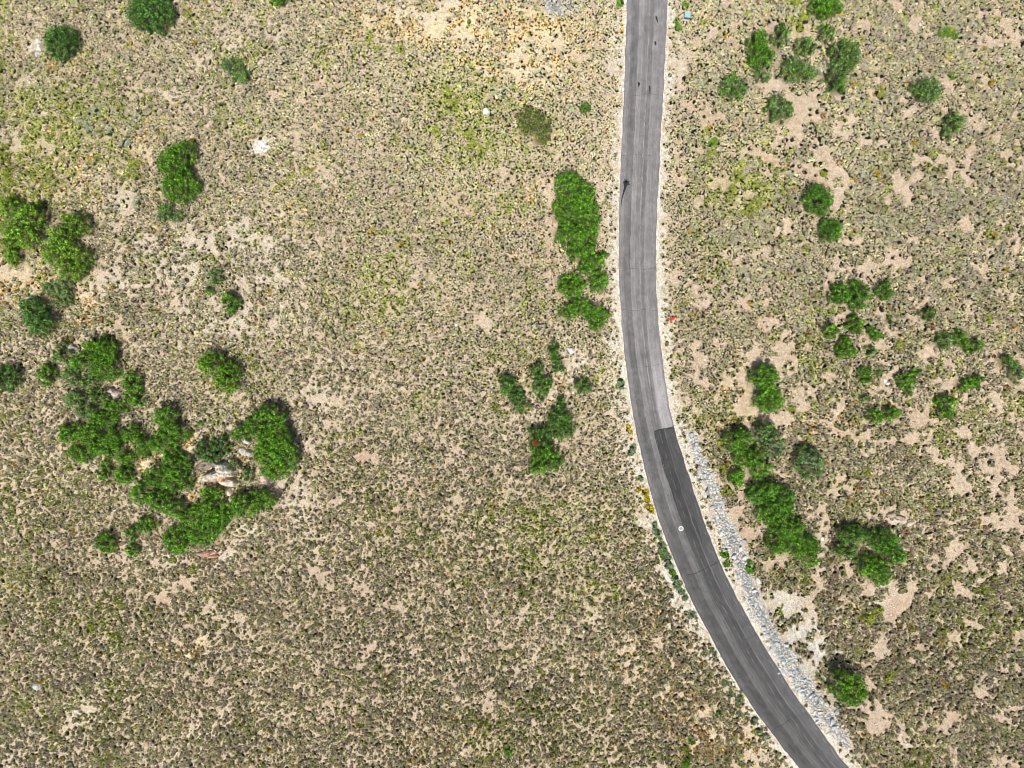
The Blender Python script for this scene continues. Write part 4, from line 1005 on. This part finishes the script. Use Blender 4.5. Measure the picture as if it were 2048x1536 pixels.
# outcrops: rough weathered stone, each its own mesh
def outcrop(label, E, h, col, seed, lichen=0.0, cat='rock outcrop'):
    cx = np.mean([e[0] for e in E]); cy = np.mean([e[1] for e in E]); ox, oy, oz = at(cx, cy, h * .3)
    rs = np.random.default_rng(seed)
    k = H / F
    L = [((px2w(e[0], e[1])[0] - px2w(cx, cy)[0]), (px2w(e[0], e[1])[1] - px2w(cx, cy)[1]), e[2] * k, e[3] * k, math.radians(e[4] if len(e) > 4 else 0)) for e in E]
    x0 = min(a[0] - max(a[2], a[3]) for a in L) - .3; x1 = max(a[0] + max(a[2], a[3]) for a in L) + .3
    y0 = min(a[1] - max(a[2], a[3]) for a in L) - .3; y1 = max(a[1] + max(a[2], a[3]) for a in L) + .3
    st = .09
    gx_, gy_ = np.meshgrid(np.arange(x0, x1, st), np.arange(y0, y1, st))
    D = np.full(gx_.shape, 9.)
    for a in L:
        u = (gx_ - a[0]) * math.cos(a[4]) + (gy_ - a[1]) * math.sin(a[4]); v = -(gx_ - a[0]) * math.sin(a[4]) + (gy_ - a[1]) * math.cos(a[4])
        D = np.minimum(D, np.sqrt((u / a[2]) ** 2 + (v / a[3]) ** 2))
    wx_, wy_ = gx_ + ox, gy_ + oy
    D = D + (fbm(wx_, wy_, .9, 850 + seed, 3) - .5) * .55
    blk = np.floor(fbm(wx_ + .6 * wy_, wy_, 1.1, 860 + seed, 2) * 7) / 7
    Zr = h * (np.sqrt(np.clip(1 - D ** 2.2, 0, 1)) * (.55 + .75 * blk) + .12 * (fbm(wx_, wy_, .3, 870, 3) - .5)) - .25 * smooth(.85, 1.1, D)
    keep = D < 1.12
    ny_, nx_ = D.shape; ix = np.arange(nx_ * ny_).reshape(ny_, nx_)
    q = keep[:-1, :-1] & keep[:-1, 1:] & keep[1:, 1:] & keep[1:, :-1]
    Fc = np.stack([ix[:-1, :-1][q], ix[:-1, 1:][q], ix[1:, 1:][q], ix[1:, :-1][q]], 1)
    used = np.unique(Fc); mp = np.full(nx_ * ny_, -1); mp[used] = np.arange(len(used)); Fc = mp[Fc]
    c = np.array(col) * (.7 + .6 * fbm(wx_, wy_, .5, 880, 3))[..., None]
    dk = smooth(.55, .7, fbm(wx_, wy_, .35, 885, 2))[..., None]; c = c * (1 - .45 * dk)
    if lichen:
        lm = (smooth(.50, .62, fbm(wx_, wy_, .8, 890, 3)) * smooth(.2, -.6, gy_ / (y1 - y0) * 2) * lichen)[..., None]; lm = np.clip(lm, 0, 1)
        c = c * (1 - lm) + np.array([.62, .20, .04]) * lm
    V = np.stack([gx_.ravel(), gy_.ravel(), Zr.ravel()], 1)[used]
    o = link('rock_outcrop', np_mesh('rock_outcrop', V, Fc, c.reshape(-1, 3)[used]), M_rock, loc=(ox, oy, oz))
    TREE_W.append((ox, oy, (x1 - x0) / 2 * .7, (y1 - y0) / 2 * .7))
    return tag(o, label, cat)
PK = (.72, .58, .48); GR = (.62, .58, .50)
outcrop('large lichen covered rock outcrop in the heart of the oak thicket', [(448,942,22,16,-20),(430,952,26,12,15),(452,960,22,12,-25)], 2.3, (.74, .68, .55), 1, 1.2)
outcrop('low brown rock shelf left of the lichen covered outcrop', [(412,930,20,9,10)], .7, (.30, .25, .20), 2)
outcrop('narrow pinkish rock fin south of the lichen covered outcrop', [(459,985,6,9,0),(464,1000,6,11,25)], 1.6, PK, 3, .5)
outcrop('grey slab slanting through the eastern arm of the thicket', [(490,878,14,7,-50),(492,905,17,8,-25)], 1.3, GR, 4)
outcrop('pinkish slab at the inner side of the easternmost oak', [(529,956,8,14,20)], 1.1, PK, 5, .4)
outcrop('small round pinkish stone above the lichen covered outcrop', [(463,922,7,6)], .9, PK, 6)
outcrop('pale pink boulder in the north gap of the thicket', [(232,790,13,10,20),(222,782,10,6,0)], 1.2, (.58, .48, .42), 7)
outcrop('small pink stone beneath the pale pink boulder', [(214,812,7,7)], .7, (.55, .45, .39), 8)
outcrop('grey-pink stone at the northern tip of the thicket', [(146,696,13,7,-20)], .7, (.50, .43, .40), 9)
outcrop('narrow pale rock ledge in the southwest of the thicket', [(398,990,9,5,-60),(405,1005,6,10,40)], .6, (.58, .47, .38), 10, .5)
outcrop('red stained rock ledge under the south tip of the thicket', [(412,1107,22,7,5),(425,1112,14,5,0)], .8, (.50, .32, .25), 11, 1.0)
outcrop('elongated white boulder beside the dark round oak', [(78,98,6,17,-25)], .9, (.80, .77, .73), 12)
outcrop('broken grey slab near the left edge at lower left', [(74,1372,12,8,30)], .6, (.55, .53, .48), 13)
outcrop('narrow pale slab below the broken grey slab', [(152,1420,8,3.5,0)], .5, (.70, .66, .58), 14)
outcrop('dark jointed rock above the hollow lower right oak group', [(1783,1030,9,6,10),(1800,1036,12,6,-15)], .7, (.45, .36, .30), 15)
outcrop('pinkish rock shelf right of the dark jointed rock', [(1822,1045,12,6,40)], .5, PK, 16)
outcrop('white ring shaped stone in the right center scatter', [(1770,761,3,6,20),(1776,767,6,3,0)], .45, (.84, .82, .80), 17)
outcrop('flat white bedrock patch on the bare slope at upper left', [(524,288,9,5,-35),(532,300,9,4,-30)], .25, (.82, .80, .76), 18)

# ------------------------------------------------------------------ fallen wood
def log(label, pts, r, col=(.26, .22, .18), name='fallen_log', twigs=0, cat='log'):
    W = [at(a, b, .1) for a, b in pts]; ox, oy, oz = W[0]
    path = [(x - ox, y - oy, z - oz + r * .7 + .05) for x, y, z in W]
    V, Fc = tube(path, [r * (1 - .6 * i / (len(path) - 1)) for i in range(len(path))], 7)
    rs = np.random.default_rng(int(pts[0][0]))
    for t in range(twigs):
        i = rs.integers(0, len(path) - 1); f = rs.random(); p = np.array(path[i]) * (1 - f) + np.array(path[i + 1]) * f
        a = rs.random() * 6.28; L = rs.uniform(.5, 1.3); q = p + np.array([math.cos(a) * L, math.sin(a) * L, rs.uniform(.05, .4)])
        v, f_ = tube([tuple(p), tuple((p + q) / 2 + rs.normal(size=3) * .08), tuple(q)], [r * .45, r * .3, r * .12], 4); o_ = len(V); V = V + v; Fc = Fc + [tuple(k + o_ for k in ff) for ff in f_]
    o = link(name, np_mesh(name, V, Fc, np.full((len(V), 3), col), True), M_bark, loc=(ox, oy, oz))
    return tag(o, label, cat)
log('dark fallen log left of the upper green patch', [(818,110),(828,118),(839,127)], .14, (.12, .09, .08), twigs=2)
log('thin dark fallen pole continuing toward the upper green patch', [(860,141),(872,150),(890,163),(902,175)], .09, (.14, .12, .09), twigs=2)
log('short dark log at the top edge, left of the golden grass', [(666,8),(676,17),(688,24)], .1, (.10, .09, .08), twigs=1)
GW = (.58, .55, .50)
log('bleached grey branch with twigs at the lower left', [(75,1262),(88,1256),(102,1252)], .07, GW, 'dead_branch', 9, 'branch')
log('bleached twig tangle above the lower left branch', [(80,1245),(92,1242),(98,1248)], .06, GW, 'dead_branch', 8, 'branch')
log('short pale branch right of the lower left twigs', [(170,1333),(182,1335),(194,1333)], .06, GW, 'dead_branch', 2, 'branch')
log('curved pale branch below the small dull-sided oak', [(333,163),(343,160),(349,152)], .06, GW, 'dead_branch', 2, 'branch')
log('grey dead twigs near the left end of the center slope', [(822,912),(830,915),(838,908)], .05, GW, 'dead_branch', 8, 'branch')
log('bare grey branch arching at the right of the northern center oak', [(350,862),(362,853),(374,856)], .08, GW, 'dead_branch', 3, 'branch')
log('thin orange-brown dead branch left of the road at the top', [(1176,151),(1188,156),(1198,163)], .08, (.5, .25, .12), 'dead_branch', 3, 'branch')

# ------------------------------------------------------------------ manhole, utility box, marker posts, red scrap
def bm_obj(name, build, mat, parent=None, loc=None):
    bm = bmesh.new(); build(bm); me = bpy.data.meshes.new(name); bm.to_mesh(me); bm.free()
    return link(name, me, mat, parent, loc)
def add_cyl(bm, r, z0, z1, seg=32, r2=None, x=0, y=0):
    r_ = bmesh.ops.create_cone(bm, cap_ends=True, segments=seg, radius1=r, radius2=r if r2 is None else r2, depth=z1 - z0)
    for v in r_['verts']: v.co.z += (z0 + z1) / 2; v.co.x += x; v.co.y += y
def add_box(bm, x0, x1, y0, y1, z0, z1, bev=0):
    r_ = bmesh.ops.create_cube(bm, size=1)
    for v in r_['verts']:
        v.co.x = (x0 + x1) / 2 + v.co.x * (x1 - x0); v.co.y = (y0 + y1) / 2 + v.co.y * (y1 - y0); v.co.z = (z0 + z1) / 2 + v.co.z * (z1 - z0)
    if bev:
        es = {e for v in r_['verts'] for e in v.link_edges}
        bmesh.ops.bevel(bm, geom=list(es), offset=bev, segments=2, affect='EDGES')
mx, my = px2w(1362, 1057)
mh = link('manhole', None, loc=(mx, my, .034)); tag(mh, 'round manhole with a pale concrete collar near the road center line', 'manhole')
def ring(bm):
    n = 40
    o_ = [bm.verts.new((.30 * math.cos(2 * PI * i / n), .30 * math.sin(2 * PI * i / n), .028)) for i in range(n)]
    p_ = [bm.verts.new((.31 * math.cos(2 * PI * i / n), .31 * math.sin(2 * PI * i / n), .034)) for i in range(n)]
    q_ = [bm.verts.new((.42 * math.cos(2 * PI * i / n), .42 * math.sin(2 * PI * i / n), .030)) for i in range(n)]
    s_ = [bm.verts.new((.44 * math.cos(2 * PI * i / n), .44 * math.sin(2 * PI * i / n), .0)) for i in range(n)]
    for A_, B_ in ((o_, p_), (p_, q_), (q_, s_)):
        for i in range(n): bm.faces.new((A_[i], A_[(i + 1) % n], B_[(i + 1) % n], B_[i]))
    bmesh.ops.recalc_face_normals(bm, faces=bm.faces)
bm_obj('collar', ring, plain_mat('pale concrete', (.80, .74, .70), .9, .1, .12), mh)
def cover(bm):
    add_cyl(bm, .295, .0, .026, 36)
    for i in range(-3, 4):
        L = math.sqrt(.25 ** 2 - (i * .07) ** 2); add_box(bm, -L, L, i * .07 - .012, i * .07 + .012, .024, .032)
    add_box(bm, .10, .16, -.02, .02, .03, .036)
bm_obj('cover', cover, plain_mat('worn iron', (.42, .34, .31), .6, .4, .3, 12), mh)

ux, uy, uz = at(1374, 32, .4)
ub = link('utility_box', None, loc=(ux, uy, uz), rz=math.radians(-8)); tag(ub, 'teal metal utility box on a pad right of the road', 'utility box')
M_teal = plain_mat('teal paint', (.32, .56, .58), .5, .4, .1); M_teald = plain_mat('dark teal paint', (.05, .15, .16), .5, .4, .15)
bm_obj('pad', lambda b: add_box(b, -.62, .62, -.60, .60, -.1, .07, .02), plain_mat('pad concrete', (.55, .52, .47), .9, .1), ub)
bm_obj('cabinet', lambda b: add_box(b, -.45, .45, -.42, .42, .07, .78, .02), M_teald, ub)
def lid(b):
    add_box(b, -.49, .49, -.47, .47, .782, .85, .02)
    for s in (-1, 1): add_box(b, -.03 + s * .3, .03 + s * .3, -.48, -.46, .70, .80)
bm_obj('lid', lid, M_teal, ub)
bm_obj('door', lambda b: add_box(b, -.38, .38, -.438, -.423, .12, .72, .004), M_teald, ub)
bm_obj('handle', lambda b: add_box(b, .24, .28, -.475, -.438, .36, .48, .006), plain_mat('handle steel', (.4, .4, .4), .4, .5), ub)

M_white = plain_mat('white post', (.82, .82, .80), .5, .3, .08); M_blk = plain_mat('dark band', (.04, .04, .045), .5, .3, .1)
for lab, (a, b) in (('upper of two slim white marker posts right of the road', (1411,357)), ('lower of two slim white marker posts right of the road', (1405,668))):
    x, y, z = at(a, b, .5); p_ = link('marker_post', None, loc=(x, y, z)); tag(p_, lab, 'marker post', 'white marker posts right of the road')
    def post(bm): add_box(bm, -.06, .06, -.04, .04, -.2, 1.35, .012)
    bm_obj('post', post, M_white, p_)
    bm_obj('band', lambda bm: add_box(bm, -.066, .066, -.046, .046, 1.1, 1.22, .004), M_blk, p_)
    bm_obj('cap', lambda bm: add_box(bm, -.07, .07, -.05, .05, 1.352, 1.38, .01), M_white, p_)

# crumpled red scrap by the right verge
x, y, z = at(1344, 638, .1); rs = np.random.default_rng(3)
n_ = 15; gx_, gy_ = np.meshgrid(np.linspace(-.42, .42, n_), np.linspace(-.32, .32, n_))
zz = .14 + .34 * (fbm(gx_ * 3 + 5, gy_ * 3, .7, 950, 2) - .3) + .05 * rs.random(gx_.shape)
gx_ = gx_ * (1 + .35 * (vnoise(gx_ * 3, gy_ * 3, .8, 951) - .5)) + .12 * np.sin(gy_ * 9); gy_ = gy_ * (1 + .5 * (vnoise(gx_ * 3, gy_ * 3, .8, 952) - .5)) + .1 * np.sin(gx_ * 8)
ix = np.arange(n_ * n_).reshape(n_, n_); Fc = np.stack([ix[:-1, :-1].ravel(), ix[:-1, 1:].ravel(), ix[1:, 1:].ravel(), ix[1:, :-1].ravel()], 1)
o = link('red_scrap', np_mesh('red_scrap', np.stack([gx_.ravel(), gy_.ravel(), zz.ravel()], 1), Fc), plain_mat('red plastic', (.72, .03, .035), .45, .4, .15), loc=(x, y, z))
tag(o, 'crumpled bright red plastic scrap lying on the right verge', 'litter')

# ------------------------------------------------------------------ camera, sun, sky
cam = bpy.data.cameras.new('camera'); co = bpy.data.objects.new('camera', cam); COL.objects.link(co)
co.location = (0, 0, H); co.rotation_euler = (0, 0, 0)
cam.sensor_width = 36; cam.lens = 36 * F / 2048.0; cam.clip_start = .5; cam.clip_end = 12000
scene.camera = co
el = math.radians(64)
az = math.radians(187)        # sun direction, clockwise from +Y
sunv = Vector((math.sin(az) * math.cos(el), math.cos(az) * math.cos(el), math.sin(el)))
sun = bpy.data.lights.new('sun', 'SUN'); sun.energy = 5.0; sun.angle = math.radians(.5); sun.color = (1.0, .96, .90)
so = bpy.data.objects.new('sun', sun); COL.objects.link(so)
so.rotation_euler = (-sunv).to_track_quat('-Z', 'Y').to_euler(); so.location = (0, -60, 90)
w = bpy.data.worlds.new('World'); scene.world = w; w.use_nodes = True
nt = w.node_tree; bg = nt.nodes['Background']
sky = nt.nodes.new('ShaderNodeTexSky'); sky.sky_type = 'NISHITA'; sky.sun_disc = False
sky.sun_elevation = el; sky.sun_rotation = az; sky.altitude = 1800; sky.air_density = 1.0; sky.dust_density = .6
nt.links.new(sky.outputs[0], bg.inputs[0]); bg.inputs[1].default_value = .062
scene.view_settings.view_transform = 'Standard'; scene.view_settings.look = 'None'
scene.cycles.filter_width = .9
scene.view_settings.exposure = 0; scene.view_settings.gamma = 1
